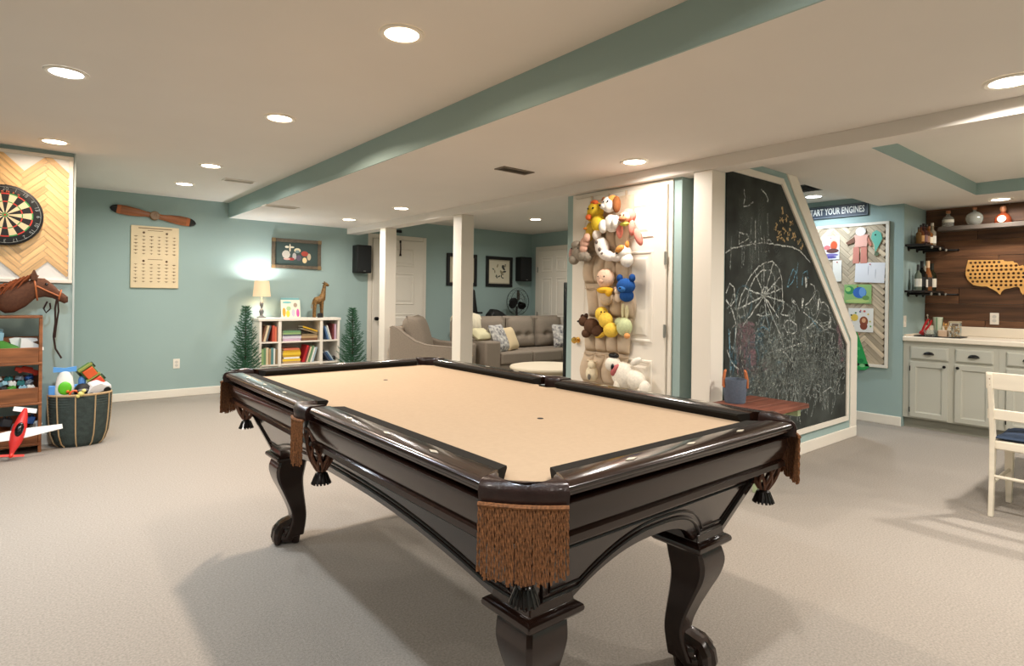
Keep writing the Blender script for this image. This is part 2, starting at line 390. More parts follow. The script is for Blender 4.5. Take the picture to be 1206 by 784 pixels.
# rails: profile (u from nose outwards, z), wood part and cushion part; nose ends retreat towards the pockets
WOOD = [(.046,HT-.036),(.046,HT-.004),(.056,HT),(.112,HT),(.121,HT-.0025),(.128,HT-.008),(RW,HT-.014),(.127,HT-.020),(.121,HT-.024),(.121,HT-.029),(.114,HT-.036)]
CUSH = [(.0,HT-.012),(.003,HT-.006),(.046,HT-.0035),(.046,HT-.036),(.016,HT-.036)]
def rail(name, prof, s0, s1, d0, d1, F, mname, parent, bev=0):
    # s0, s1: ends at the outside; d0, d1: extra setback at the nose
    rings = []
    for s, d, sg in ((s0, d0, 1), (s1, d1, -1)):
        rings.append([F(s+sg*d*(1-min(u, RW)/RW), u, z) for u, z in prof])
    g = G(); g.loft(rings); return build(name, g, mname, parent, smooth=50)
def mk(F, s0, s1, d0, d1, ns):
    r = rail('rail', WOOD, s0, s1, d0, d1, F, 'mahogany', PT)
    rail('cushion', CUSH, s0, s1, d0, d1, F, 'cushion_black', r)
    for i in range(ns):
        s = s0 + (s1-s0)*(i+1)/(ns+1); p = F(s, .088, HT+.0012); d = .011
        q = [F(s-d*2.0, .088, HT+.0006), F(s, .088-d*.7, HT+.0006), F(s+d*2.0, .088, HT+.0006), F(s, .088+d*.7, HT+.0006)]
        q2 = [Vector(v)+Vector((0,0,.0016)) for v in q]
        build('sight', G().loft([q, q2]), 'pearl', r, smooth=0)
for sx in (-1, 1):
    F = lambda s, u, z, sx=sx: (sx*(A-RW+u), s, z)
    mk(F, -B+CH, -.058, .065, .018, 3); mk(F, .058, B-CH, .018, .065, 3)
for sy in (-1, 1):
    F = lambda s, u, z, sy=sy: (s, sy*(B-RW+u), z)
    mk(F, -A+CH, A-CH, .065, .065, 3)
# fascia below the rails: moulded band following the chamfered outline
def outline(ins, ch=CH):
    a, b = A-ins, B-ins; c = max(ch-ins*.586, .02)
    return [(-a+c,-b),(a-c,-b),(a,-b+c),(a,b-c),(a-c,b),(-a+c,b),(-a,b-c),(-a,-b+c)]
prof = [(.10,HT-.05),(.016,HT-.045),(.010,HT-.048),(.018,HT-.054),(.016,HT-.075),(.030,HT-.118),(.034,HT-.122),(.024,HT-.128),(.022,HT-.143),(.034,HT-.148),(.05,HT-.152),(.06,HT-.16)]
g = G(); g.loft([[(x,y,z) for x, y in outline(i)] for i, z in prof], cap=True)
build('fascia', g, 'mahogany', PT, smooth=25)
# tapered cabinet panels with arched lower edge
zt, zb = HT-.152, .452
it, ib = .10, .215
def panel(half, dist, axis, sgn, arch, name):
    # half length at top, outer distance at top; the panel leans inward downwards
    def P(s, z, off):
        t = (zt-z)/(zt-zb); d = dist-(ib-it)*t+off
        return (s, sgn*d, z) if axis == 'y' else (sgn*d, s, z)
    ht, hb = half, half-(ib-it)*.93
    fw, ah = arch           # flat foot width, arch height
    def edge(off_in, base, rise):
        pts = []
        for i in range(25):
            s = -(hb-fw-off_in) + 2*(hb-fw-off_in)*i/24; q = abs(s)/(hb-fw-off_in)
            pts.append((s, base+rise*(1-q**2.6)))
        return pts
    low = edge(0, zb, ah)
    poly = [(-ht, zt), (-hb, zb)] + low + [(hb, zb), (ht, zt)]
    g = G(); n = len(poly)
    g.loft([[P(s, z, 0) for s, z in poly], [P(s, z, -.03) for s, z in poly]], cap=False)
    # front and back faces as strips (top edge to lower edge)
    for off in (0, -.03):
        m = 60; vs = []; fs = []
        for i in range(m+1):
            q = -1+2*i/m
            sl = q*hb; zl = zb if abs(sl) >= hb-fw else zb+ah*(1-(abs(sl)/(hb-fw))**2.6)
            tl = (zl-zb)/(zt-zb); s_low = q*(hb+(ht-hb)*tl) if abs(sl) >= hb-fw else sl
            vs += [P(q*ht, zt, off), P(s_low, zl, off)]
        for i in range(m): fs.append((2*i, 2*i+2, 2*i+3, 2*i+1))
        g.add(vs, fs)
    pn = build(name, g, 'mahogany', PT, smooth=0)
    # raised moulding lines following the panel shape
    for ins, w in ((.04, .006), (.062, .0035)):
        hi = lambda z: hb+(ht-hb)*(z-zb)/(zt-zb)-ins*1.25
        e = [(s, z+ins) for s, z in edge(.0, zb, ah)]
        path = [(-hi(zt-ins), zt-ins), (-hi(zb+ins), zb+ins)] + e + [(hi(zb+ins), zb+ins), (hi(zt-ins), zt-ins)]
        build('moulding', G().tube([P(s, z, .001) for s, z in path], w, 6, closed=True), 'mahogany_dark', pn)
    return pn
for sg in (-1, 1):
    panel(A-it, B-it, 'y', sg, (.16, .115), 'end_panel')
    panel(B-it, A-it, 'x', sg, (.17, .10), 'side_panel')
g = G(); g.bx(-A+.12, A-.12, -B+.12, B-.12, zt-.005, ZCL-.03); build('bed_frame', g, 'mahogany_dark', PT)
# legs
LX, LY = A-.290, B-.285
def leg(sx, sy):
    ox, oy = sx*LX-.015, sy*LY-.018
    key = [(.445,.066,.0),(.415,.070,.008),(.375,.071,.014),(.325,.062,.012),(.265,.050,-.002),(.20,.040,-.018),(.145,.035,-.027),(.10,.038,-.022),(.045,.046,-.008)]
    rings = []
    for i in range(len(key)-1):          # smooth interpolation between the key sections
        p0, p1, p2, p3 = key[max(i-1,0)], key[i], key[i+1], key[min(i+2,len(key)-1)]
        for q in range(4 if i < len(key)-2 else 5):
            t = q/4; z, h, off = [.5*(2*p1[c]+(p2[c]-p0[c])*t+(2*p0[c]-5*p1[c]+4*p2[c]-p3[c])*t*t+(3*p1[c]-p0[c]-3*p2[c]+p3[c])*t**3) for c in range(3)]
            c = h*.16; cx, cy = ox+sx*off, oy+sy*off
            pts = [(-h+c,-h),(h-c,-h),(h,-h+c),(h,h-c),(h-c,h),(-h+c,h),(-h,h-c),(-h,-h+c)]
            rings.append([(cx+x, cy+y, z) for x, y in pts])
    l = build('leg', G().loft(rings), 'mahogany', PT, smooth=35)
    cap = G()
    cap.loft([[(ox+x*q, oy+y*q, z) for x, y in ((-1,-1),(1,-1),(1,1),(-1,1))] for q, z in ((.078,.428),(.090,.432),(.097,.440),(.098,.446),(.096,.453),(.088,.459),(.078,.462),(.074,.49))])
    build('leg_cap', cap, 'mahogany', l, smooth=30, bevel=.004)
    # claw and ball foot
    f = G(); d = Vector((sx, sy, 0)).normalized(); bc = Vector((ox, oy, .045))+d*.012
    f.ell(bc+Vector((0,0,-.001)), (.056,.056,.044), 16, 10); f.ell(bc-d*.022+Vector((0,0,.022)), (.052,.052,.046), 16, 10); f.ell(bc-d*.012+Vector((0,0,.042)), (.046,.046,.040), 16, 10)
    pd = Vector((-d.y, d.x, 0)); an = Vector((ox-sx*.022, oy-sy*.022, .115))
    for a in (-1.05, -.35, .35, 1.05):
        q = (d*math.cos(a)+pd*math.sin(a))
        f.tube([an+q*.014, bc+q*.030+Vector((0,0,.044)), bc+q*.052+Vector((0,0,.022)), bc+q*.060+Vector((0,0,-.008)), bc+q*.056+Vector((0,0,-.032)), bc+q*.050+Vector((0,0,-.043))], [.030,.028,.026,.022,.017,.008], 8)
    f.tube([an-d*.01, bc-d*.045+Vector((0,0,.02)), bc-d*.042+Vector((0,0,-.042))], [.030,.026,.018], 8)
    build('claw_foot', f, 'mahogany', l)
for sx in (-1, 1):
    for sy in (-1, 1): leg(sx, sy)
# pockets
def strand_fringe(P, n, length, sag):
    """twisted cords hanging from points P(t), two thin strands each"""
    g = G()
    for i in range(n):
        t = (i+.5)/n; p = Vector(P(t)); L = length*(1-.10*random.random())+sag*(1-(2*t-1)**2)
        j = random.uniform(-.003, .003)
        for ph in (0, PI):
            pts = []
            for q in range(15):
                a = ph+q*1.35+i; rr = .0020
                pts.append(p+Vector((rr*math.cos(a)+j*q/14, rr*math.sin(a), -L*q/14)))
            g.tube(pts, .0020, 4)
    return g
def net(c, r, depth):
    g = G(); n = 9; m = 10
    prof = lambda t: r*(1-.12*t-.62*t**3)
    for s in (-1, 1):
        for i in range(n):
            g.tube([(c[0]+prof(q/m)*math.cos(2*PI*i/n+s*q*.11), c[1]+prof(q/m)*math.sin(2*PI*i/n+s*q*.11), c[2]-depth*q/m) for q in range(m+1)], .0052, 5)
    g.tube([(c[0]+r*math.cos(2*PI*q/20), c[1]+r*math.sin(2*PI*q/20), c[2]) for q in range(20)], .006, 6, closed=True)
    return g
def tassel(c):
    g = G(); g.lathe([(.008,.012),(.018,.006),(.019,-.006),(.014,-.012),(.02,-.02),(.03,-.042),(.031,-.05),(.001,-.05)], c, 16)
    for i in range(16):
        a = 2*PI*i/16; g.tube([(c[0]+.018*math.cos(a), c[1]+.018*math.sin(a), c[2]-.018), (c[0]+.033*math.cos(a), c[1]+.033*math.sin(a), c[2]-.055)], .004, 5)
    return g
def loft_cap(outer, inner, name='pocket'):
    g = G(); R = []
    for (ox_, oy_), (ix_, iy_) in zip(outer, inner):
        dx, dy = ix_-ox_, iy_-oy_; L = math.hypot(dx, dy); dx /= L; dy /= L
        R.append([(ox_, oy_, HT-.046), (ox_-dx*.004, oy_-dy*.004, HT-.02), (ox_+dx*.002, oy_+dy*.002, HT-.004), (ox_+dx*.012, oy_+dy*.012, HT+.003), (ix_-dx*.012, iy_-dy*.012, HT+.003), (ix_-dx*.002, iy_-dy*.002, HT-.004), (ix_, iy_, HT-.02), (ix_, iy_, HT-.046)])
    g.loft(R); return build(name, g, 'leather_dark', PT, smooth=60)
for sx in (-1, 1):
    for sy in (-1, 1):
        def W(p): return (sx*(A-p[0]), sy*(B-p[1]))
        N = 18; outer = []; inner = []
        for i in range(N+1):
            t = i/N; bul = .013*math.sin(PI*t)**.7 if 0 < t < 1 else 0
            outer.append(W((CH*t-.004-bul*.7, CH*(1-t)-.004-bul*.7)))
            a = math.radians(128+ (322-128)*t); r_ = .062
            inner.append(W((.108+r_*math.cos(a), .108+r_*math.sin(a))))
        pk = loft_cap(outer, inner)
        def P(t):
            x, y = W((CH*t-.013+.0, CH*(1-t)-.013)); e = .010*math.sin(PI*t)
            return (x+sx*e*.7, y+sy*e*.7, HT-.050)
        g = strand_fringe(P, 36, .150, .018)
        g.tube([Vector(P(i/14))+Vector((0,0,.004)) for i in range(15)], .0055, 6)
        fr = build('fringe', g, 'fringe', pk, kind='stuff')
        c = W((.112, .112))
        build('pocket_net', net((*c, HT-.085), .060, .160), 'net_leather', pk)
        build('liner', G().lathe([(.066,HT-.045),(.064,HT-.10),(.05,HT-.105),(.001,HT-.105)], (*c, 0), 20, cap=False), 'black', pk)
        build('tassel', tassel((*c, HT-.238)), 'mahogany_dark', pk)
for sx in (-1, 1):
    def W(p): return (sx*(A-p[0]), p[1])
    N = 14; outer = []; inner = []
    for i in range(N+1):
        t = i/N; y = -.058+.116*t
        outer.append(W((-.006-.012*math.sin(PI*t), y)))
        a = PI/2+.25+(PI-.5)*t - 0; inner.append(W((.085+.052*math.cos(PI/2+ .2+(PI-.4)*(1-t)), .052*math.sin(PI/2+.2+(PI-.4)*(1-t)))))
    pk = loft_cap(outer, inner)
    def P(t): x, y = W((-.015-.010*math.sin(PI*t), -.055+.11*t)); return (x, y, HT-.050)
    g = strand_fringe(P, 18, .150, .016); g.tube([Vector(P(i/10))+Vector((0,0,.004)) for i in range(11)], .0055, 6)
    build('fringe', g, 'fringe', pk, kind='stuff')
    c = W((.075, 0))
    build('pocket_net', net((*c, HT-.085), .058, .160), 'net_leather', pk)
    build('liner', G().lathe([(.062,HT-.045),(.06,HT-.10),(.05,HT-.105),(.001,HT-.105)], (*c, 0), 20, cap=False), 'black', pk)
    build('tassel', tassel((*c, HT-.238)), 'mahogany_dark', pk)
# ------------------------------------------------------------------ dart corner
def clip(poly, x0, x1, z0, z1):
    for ax, lim, sg in ((0,x0,1),(0,x1,-1),(1,z0,1),(1,z1,-1)):
        out = []
        for i in range(len(poly)):
            a, b = poly[i-1], poly[i]; da, db = sg*(a[ax]-lim), sg*(b[ax]-lim)
            if (da >= 0) != (db >= 0):
                t = da/(da-db); out.append((a[0]+t*(b[0]-a[0]), a[1]+t*(b[1]-a[1])))
            if db >= 0: out.append(b)
        poly = out
        if len(poly) < 3: return []
    return poly
def herringbone(parent, W, L, rect, M, mname, t=.008, ok=lambda c: True, off=(0,0)):
    x0, x1, z0, z1 = rect; c45 = math.cos(PI/4); n = 0
    rot = lambda p: (c45*(p[0]-p[1])+off[0], c45*(p[0]+p[1])+off[1])
    for a in range(-60, 61):
        for b in range(-12, 13):
            bx_, by_ = a*W+b*L, a*W-b*L; e = .0012
            for q in ([(e,e),(L-e,e),(L-e,W-e),(e,W-e)], [(e,W+e),(W-e,W+e),(W-e,W+L-e),(e,W+L-e)]):
                P = [rot((bx_+u, by_+v)) for u, v in q]; cx = sum(p[0] for p in P)/4; cz = sum(p[1] for p in P)/4
                if not ok((cx, cz)): continue
                P = clip(P, x0, x1, z0, z1)
                if len(P) < 3: continue
                ar = abs(sum(P[i-1][0]*P[i][1]-P[i][0]*P[i-1][1] for i in range(len(P))))/2
                if ar < W*W*.35: continue
                # local frame with the grain along x
                ang = PI/4 if q[1][0] > L/2 else 3*PI/4; ca, sa = math.cos(-ang), math.sin(-ang)
                loc = [((p[0]-cx)*ca-(p[1]-cz)*sa, (p[0]-cx)*sa+(p[1]-cz)*ca) for p in P]
                tt = t*random.uniform(.8, 1.25)
                o = build('plank', G().prism(loc, 0, -tt, 'y'), mname, parent, smooth=0)
                o.matrix_parent_inverse = Matrix.Identity(4)
                o.matrix_local = M @ Matrix.Translation((cx, 0, cz)) @ Matrix.Rotation(-ang, 4, 'Y')
                n += 1
    return n
DW = 6.10
dp = thing('dart_panel', 'white framed panel of pale herringbone wood behind the dartboard', 'wall panel', (-.10, DW, 1.32))
build('backing', G().bx(-.72, .375, -.010, -.0005, 0, 1.045), flat((238,236,230)), dp)
g = G()
for q in ((-.72,.375,0,.028),(-.72,.375,1.017,1.045),(-.72,-.692,.028,1.017),(.347,.375,.028,1.017)): g.bx(q[0],q[1],-.026,-.010,q[2],q[3])
build('frame', g, 'trim_white', dp, bevel=.003)
zig = lambda x: .095*abs(((x-.06)/.19) % 2 - 1)
herringbone(dp, .041, .215, (-.46,.346,.03,1.015), Matrix.Translation((0,-.0102,0)), 'pine', ok=lambda c: .10 < c[1] < .955, off=(.062,.02))
# dartboard
db = thing('dartboard', 'round bristle dartboard with black number ring on the herringbone panel', 'dartboard', (-.150, DW-.022, 1.843))
R0 = .236
build('board_body', G().lathe([(R0,0),(R0,.032),(R0-.006,.036),(.172,.036),(.001,.036)], n=48, M=Matrix.Rotation(PI/2,4,'X')), 'black', db)
cols = [flat((30,28,27)), flat((222,205,165)), flat((196,60,48)), flat((66,150,80))]
def ring(r0, r1, k, ci, nn=4):
    a0 = 2*PI*(k-.5)/20; pts = []
    for r_, rng in ((r0, range(nn+1)), (r1, range(nn, -1, -1))):
        for i in rng:
            a = a0+2*PI/20*i/nn; pts.append((r_*math.sin(a), r_*math.cos(a)))
    build('segment', G().prism(pts, -.036, -.0385), cols[ci], db, smooth=0)
for k in range(20):
    d = k % 2 == 0
    ring(.017, .100, k, 0 if d else 1); ring(.108, .162, k, 0 if d else 1); ring(.100, .108, k, 2 if d else 3); ring(.162, .171, k, 2 if d else 3)
build('outer_bull', G().lathe([(.017,0),(.017,.0025),(.008,.0025)], n=20, M=Matrix.Translation((0,-.036,0)) @ Matrix.Rotation(PI/2,4,'X')), cols[3], db)
build('bullseye', G().lathe([(.008,0),(.008,.004),(.0005,.004)], n=16, M=Matrix.Translation((0,-.036,0)) @ Matrix.Rotation(PI/2,4,'X')), cols[2], db)
build('number_ring', G().tube([(.218*math.cos(2*PI*i/40),-.040,.218*math.sin(2*PI*i/40)) for i in range(40)], .0016, 5, closed=True), 'steel', db)
Mf = basis((0,0,0), (1,0,0), (0,0,1), (0,-1,0))
for k, nme in enumerate((20,1,18,4,13,6,10,15,2,17,3,19,7,16,8,11,14,9,12,5)):
    a = 2*PI*k/20; text('number', str(nme), .038, Matrix.Translation((.202*math.sin(a),-.039,.202*math.cos(a))) @ Matrix.Rotation(a,4,'Y') @ Mf, 'steel', db, .001)
for ch, a in zip('winmau', (-.46,-.28,-.10,.08,.27,.45)):
    text('lettering', ch, .030, Matrix.Translation((.184*math.sin(a),-.0375,.184*math.cos(a))) @ Matrix.Rotation(a,4,'Y') @ Mf, flat((230,120,80)), db, .0008)
# ------------------------------------------------------------------ crate shelf with toys
ts = thing('toy_shelf', 'open wooden toy shelf of three crate tiers below the dart panel', 'shelf', (-.30, 5.96, 0))
sw = .375; sd = .115
for x in (-sw, sw): build('side_board', G().bx(x-.011, x+.011, -sd, sd, 0, 1.06), 'walnut', ts, bevel=.003)
for z in (.075, .39, .70, 1.06):
    build('shelf_board', G().bx(-sw-.011, sw+.011, -sd-.012, sd, z-.018, z), 'walnut', ts, bevel=.003)
for z in (.075, .39, .70):
    build('front_board', G().bx(-sw+.012, sw-.012, -sd-.010, -sd+.006, z+.001, z+.115), 'walnut', ts, bevel=.003)
    build('back_board', G().bx(-sw+.012, sw-.012, sd-.01, sd, z+.02, z+.19), 'walnut', ts)
def toyblock(x, y, z, d, rgb, rot, label, cat='toy', kind='brick'):
    M = Euler(rot).to_matrix().to_4x4(); g = G()
    if kind == 'brick':
        g.box((0,0,0), d)
        for i in (-.25,.25):
            g.lathe([(d[1]*.22,0),(d[1]*.22,d[2]*.25),(.001,d[2]*.25)], (i*d[0],0,d[2]/2), 8)
    elif kind == 'car':
        g.box((0,0,0), d); g.box((-.05*d[0],0,d[2]*.75), (d[0]*.5,d[1]*.85,d[2]*.6), taper=.7)
        for sx in (-.3,.3):
            for sy in (-1,1): g.cyl((sx*d[0],sy*d[1]*.5-.004*sy,-d[2]*.45),(sx*d[0],sy*d[1]*.5+.006*sy,-d[2]*.45),d[2]*.5,n=10)
    elif kind == 'shoe':
        g.loft([[(x_*d[0], y_*d[1]*.5*w_, -d[2]/2+z_*d[2]) for y_, z_ in ((-1,0),(1,0),(.8,h_),(-.8,h_))] for x_, w_, h_ in ((-.5,.7,1),(-.25,.85,.95),(.0,.9,.7),(.3,1,.45),(.5,.6,.25))])
    else:
        g.ell((0,0,0), [v/2 for v in d], 12, 8)
    o = one('toy_'+{'brick':'block','car':'car','shoe':'shoe','ball':'ball'}[kind], g, flat(rgb), label, cat, bevel=.003 if kind == 'brick' else 0)
    o.matrix_world = Matrix.Translation((x, y, z)) @ M
    return o
cn = {(200,60,40):'red',(40,80,140):'blue',(235,235,230):'white',(60,60,62):'charcoal',(225,120,50):'orange',(40,110,110):'teal',(90,160,60):'green',(220,190,60):'yellow',(120,130,140):'grey',(150,190,205):'pale blue'}
cl = list(cn)
# top tier: shoes and soft things
toyblock(.02, 5.93, .835, (.15,.075,.085), (235,235,230), (0,.1,.3), 'white toy shoe lying in the top tier of the wooden toy shelf', kind='shoe')
toyblock(-.115, 5.92, .83, (.14,.08,.08), (90,160,60), (0,0,-.2), 'green toy shoe in the top tier of the wooden toy shelf', kind='shoe')
toyblock(-.03, 5.985, .87, (.16,.08,.07), (235,235,230), (0,-.3,.1), 'white toy shoe leaning at the back of the top crate tier', kind='shoe')
toyblock(-.19, 6.00, .87, (.07,.07,.12), (150,190,205), (0,.1,.2), 'pale blue block standing at the back of the top crate tier')
toyblock(-.10, 5.99, .80, (.07,.06,.07), (60,60,62), (.2,.1,.4), 'charcoal block in the top crate tier')
# middle tier: heap of bricks and cars
i = 0
for r_, (n, z) in enumerate(((5,.50),(5,.535),(4,.57))):
    for j in range(n):
        x = -.22+.26*(j+.5)/n+random.uniform(-.008,.008); y = 5.90+.035*(r_)
        c = cl[(i*3+r_) % len(cl)]; i += 1
        toyblock(x, y, z, (.045,.036,.03), c, (random.uniform(-.5,.5),random.uniform(-.5,.5),random.uniform(-1,1)), '%s building brick in the middle crate tier, %s of the heap' % (cn[c], ('bottom layer','middle layer','top layer')[r_]))
toyblock(.0, 5.975, .625, (.16,.05,.028), (200,60,40), (0,.28,.1), 'long red toy car on top of the brick heap', kind='car')
for j, (x, c) in enumerate(((-.20,(40,80,140)),(-.13,(60,60,62)),(-.06,(120,130,140)),(.02,(40,80,140)),(.05,(235,235,230)))):
    toyblock(x, 5.955+.012*(j%2), .185+.05*(j%2), (.062,.052,.06), c, (.1*j,.2,.5*j), '%s toy block in the bottom crate tier behind the toy aeroplane, %s' % (cn[c], ('raised on others','on the board')[(j+1)%2]))
# toy aeroplane leaning on the lowest tier
ap = thing('toy_aeroplane', 'red and white toy aeroplane propped nose down against the toy shelf', 'toy', (-.055, 5.715, .18))
ap.rotation_euler = (math.radians(-24), math.radians(14), 0)
build('fuselage', G().loft([[(r_*math.cos(2*PI*k/12), r_*.8*math.sin(2*PI*k/12), z) for k in range(12)] for r_, z in ((.012,-.15),(.018,-.12),(.038,-.06),(.045,0),(.042,.06),(.028,.14),(.012,.20))]), flat((206,48,44),.35), ap)
build('canopy', G().ell((0,-.03,.03), (.026,.022,.055)), 'black_gloss', ap)
build('wing', G().loft([[(x, y, z) for y, z in ((-.006,-.035*s),(.006,-.035*s),(.006,.035*s),(-.006,.035*s))] for x, s in ((-.27,.5),(-.05,1),(.05,1),(.27,.5))], M=Matrix.Rotation(-.35,4,'Y')), flat((228,228,224),.4), ap)
build('tail_wing', G().bx(-.07,.07,-.004,.004,.17,.205), flat((228,228,224),.4), ap)
g = G().ell((0,0,-.155),(.014,.014,.02))
for a in (.3, .3+PI): g.box((0,0,0),(.075,.008,.016), Matrix.Translation((.04*math.cos(a),0,-.158+.04*math.sin(a)*.3)) @ Matrix.Rotation(-.15 if a < 1 else -.15,4,'Y'))
build('propeller', g, flat((226,60,46),.35), ap)
# stick horse head resting on the shelf
HB = (-.02, 5.95, 1.06)
hh = thing('stick_horse', 'brown plush stick horse head with reins on top of the toy shelf', 'toy', HB); hh.scale = (1.1, 1.1, 1.1)
def sweep(pts, n=14):
    return [[(x, ry*math.cos(2*PI*k/n), z+rz*math.sin(2*PI*k/n)) for k in range(n)] for x, z, ry, rz in pts]
brown = mat('horse_plush', (92,58,40), .9, noise=(60,.15), bump=(200,.3))
g = G(); g.loft(sweep([(-.15,.095,.035,.05),(-.11,.10,.055,.085),(-.06,.115,.06,.095),(.0,.15,.058,.09),(.055,.195,.055,.075),(.105,.20,.05,.068),(.15,.175,.042,.052),(.19,.14,.035,.04),(.22,.12,.032,.035),(.24,.115,.018,.02)]))
build('head', g, brown, hh, smooth=80)
for sy in (-1,1): build('ear', G().loft([[(.045+dx, sy*(.035+dy), z) for dx, dy in ((-s,-s*.5),(s,-s*.5),(s*.8,s*.6),(-s*.8,s*.6))] for s, z in ((.02,.25),(.022,.28),(.004,.325))]), brown, hh, smooth=60)
g = G()
for q in range(60):
    t = random.random(); x0 = .07-.24*t; z0 = .275-.11*t+random.uniform(-.008,.01); y0 = random.uniform(-.025,.025)
    g.tube([(x0,y0*.5,z0),(x0-.03,y0*1.3,z0+.012),(x0-.07,y0*2,z0-.03),(x0-.095,y0*2.2,z0-.075)], [.006,.006,.005,.002], 5)
build('mane', g, mat('mane',(136,70,34),.8,noise=(80,.3)), hh, kind='stuff')
build('blaze', G().loft(sweep([(.135,.222,.010,.006),(.165,.20,.012,.006),(.20,.165,.012,.006),(.215,.15,.006,.004)])), 'paper', hh)
for sy in (-1,1):
    build('eye', G().ell((.115,sy*.047,.225),(.009,.006,.009)), 'black_gloss', hh); build('nostril', G().ell((.232,sy*.02,.128),(.006,.006,.005)), 'black_gloss', hh)
g = G(); ring_ = lambda x, z, ry, rz, tl: [(x+tl*math.sin(a), ry*math.cos(a), z+rz*math.sin(a)) for a in [2*PI*k/20 for k in range(20)]]
g.tube(ring_(.19,.14,.038,.043,.01), .006, 6, True); g.tube(ring_(.055,.19,.058,.08,-.01), .006, 6, True)
for sy in (-1,1): g.tube([(.06,sy*.058,.21),(.12,sy*.054,.175),(.185,sy*.04,.14)], .006, 6)
build('bridle', g, 'tan_leather', hh)
g = G(); g.tube([(.175,-.042,.125),(.165,-.05,.05),(.168,-.052,-.05),(.158,-.05,-.15),(.17,-.052,-.24),(.205,-.055,-.31)], .007, 6); g.tube([(.18,-.035,.12),(.185,-.045,.03),(.172,-.05,-.08),(.166,-.05,-.16)], .006, 6)
g.tube([(.12,-.03,.10),(.10,-.035,.05),(.115,-.035,.02),(.14,-.035,.05),(.135,-.03,.09)], .006, 6)
build('reins', g, 'leather_dark', hh)
# small wooden toy barrel beside the horse
wbx = thing('wooden_barrel', 'small round wooden toy barrel beside the stick horse', 'toy', (-.262, 5.90, 1.115))
build('drum', G().lathe([(.045,-.07),(.054,-.03),(.055,.0),(.054,.03),(.045,.07)], n=20, M=Matrix.Rotation(PI/2,4,'X')), 'pine', wbx)
for y in (-.045,.045): build('hoop', G().lathe([(.0535,-.006),(.0545,0),(.0535,.006)], n=20, cap=False, M=Matrix.Translation((0,y,0)) @ Matrix.Rotation(PI/2,4,'X')), 'walnut', wbx)
build('end_ring', G().tube([(.03*math.cos(2*PI*k/16),-.071,.03*math.sin(2*PI*k/16)) for k in range(16)], .006, 6, True), 'walnut', wbx)
# ------------------------------------------------------------------ basket of toys
bk = thing('toy_basket', 'dark woven basket with rope ribs full of toys on the carpet', 'basket', (.335, 5.955, 0))
bp = [(.135,.0),(.165,.03),(.188,.10),(.20,.2),(.207,.32),(.21,.42)]
g = G(); seg_ = []
for i in range(len(bp)-1):
    n = 5
    for j in range(n):
        t = j/n; r_ = bp[i][0]+(bp[i+1][0]-bp[i][0])*t; z = bp[i][1]+(bp[i+1][1]-bp[i][1])*t
        seg_ += [(r_, z), (r_+.005, z+(bp[i+1][1]-bp[i][1])*.5/n)]
seg_ += [(.21,.42),(.198,.42),(.185,.10),(.14,.02),(.001,.02)]
g.lathe([(.001,0)]+seg_, n=40, sy=.66, cap=False); build('basket_body', g, 'basket', bk)
ro = lambda a, r_: (r_*math.cos(a), r_*.66*math.sin(a))
g = G(); g.tube([(*ro(2*PI*k/36,.208),.42) for k in range(36)], .010, 6, True); build('rim', g, 'rope', bk)
for k in range(10):
    a = 2*PI*(k+.2)/10; build('rope_rib', G().tube([(*ro(a, r_+.006), z+.003) for r_, z in bp], .0055, 6), 'rope', bk)
bx0, by0 = .335, 5.955
# toys heaped in the basket
t = thing('toy_ride', 'white and green oval toy with blue wings in the dark basket', 'toy', (bx0-.105, by0-.03, .36))
build('body', G().lathe([(.05,0),(.066,.04),(.064,.12),(.052,.20),(.03,.245),(.001,.255)], n=18, sy=.6), flat((232,234,226),.35), t)
build('window', G().ell((0,-.034,.115),(.045,.014,.055)), flat((96,190,40),.4), t)
build('button', G().ell((.018,-.047,.09),(.012,.006,.012)), flat((220,110,40)), t)
build('tail', G().loft([[(x, y, .255+z) for y, z in ((-.012,-.01),(.012,-.01),(.012,.02+abs(x)*.15),(-.012,.02+abs(x)*.15))] for x in (-.075,-.03,0,.03,.075)]), flat((96,160,225),.4), t)
for sx in (-1,1): build('wing', G().box((sx*.082,0,.09),(.045,.02,.10)), flat((86,150,220),.4), t, bevel=.008)
t = thing('toy_truck', 'green and orange toy truck standing on end in the basket', 'toy', (bx0+.075, by0+.035, .555)); t.rotation_euler = (.2, -.62, .1)
build('chassis', G().box((0,0,0),(.10,.07,.20)), flat((84,120,60),.5), t, bevel=.005)
build('cab', G().box((0,-.045,-.055),(.085,.03,.07)), flat((208,70,44),.4), t, bevel=.008)
build('load', G().box((0,-.045,.045),(.08,.025,.075)), flat((222,96,48),.5), t, bevel=.004)
for sx in (-1,1):
    for z in (-.065,.07): build('wheel', G().cyl((sx*.046,.012,z),(sx*.066,.012,z),.026,n=14), flat((46,60,40)), t)
for z in (.0,.105): build('crossbar', G().bx(-.055,.055,-.05,-.036,z-.008,z+.008), flat((150,160,80)), t)
t = thing('toy_car', 'white toy car with black wheels lying in the basket', 'toy', (bx0+.10, by0-.03, .455)); t.rotation_euler = (.3,-.3,.25)
build('body', G().loft([[(x, y*w_, z) for y, z in ((-.05,-.025),(.05,-.025),(.046,h_),(-.046,h_))] for x, w_, h_ in ((-.10,.8,.01),(-.07,1,.02),(-.03,.95,.055),(.03,.95,.055),(.065,1,.02),(.10,.85,.005))]), flat((225,222,220),.35), t, bevel=.006)
for sx in (-.06,.06):
    build('wheel', G().cyl((sx,-.056,-.022),(sx,-.035,-.022),.026,n=16), 'black', t)
t = thing('toy_mask', 'black domed toy helmet between the white toys in the basket', 'toy', (bx0+.01, by0-.055, .44))
build('dome', G().lathe([(.055,-.02),(.058,.01),(.05,.04),(.03,.06),(.001,.066)], n=18, sy=.8), 'black', t)
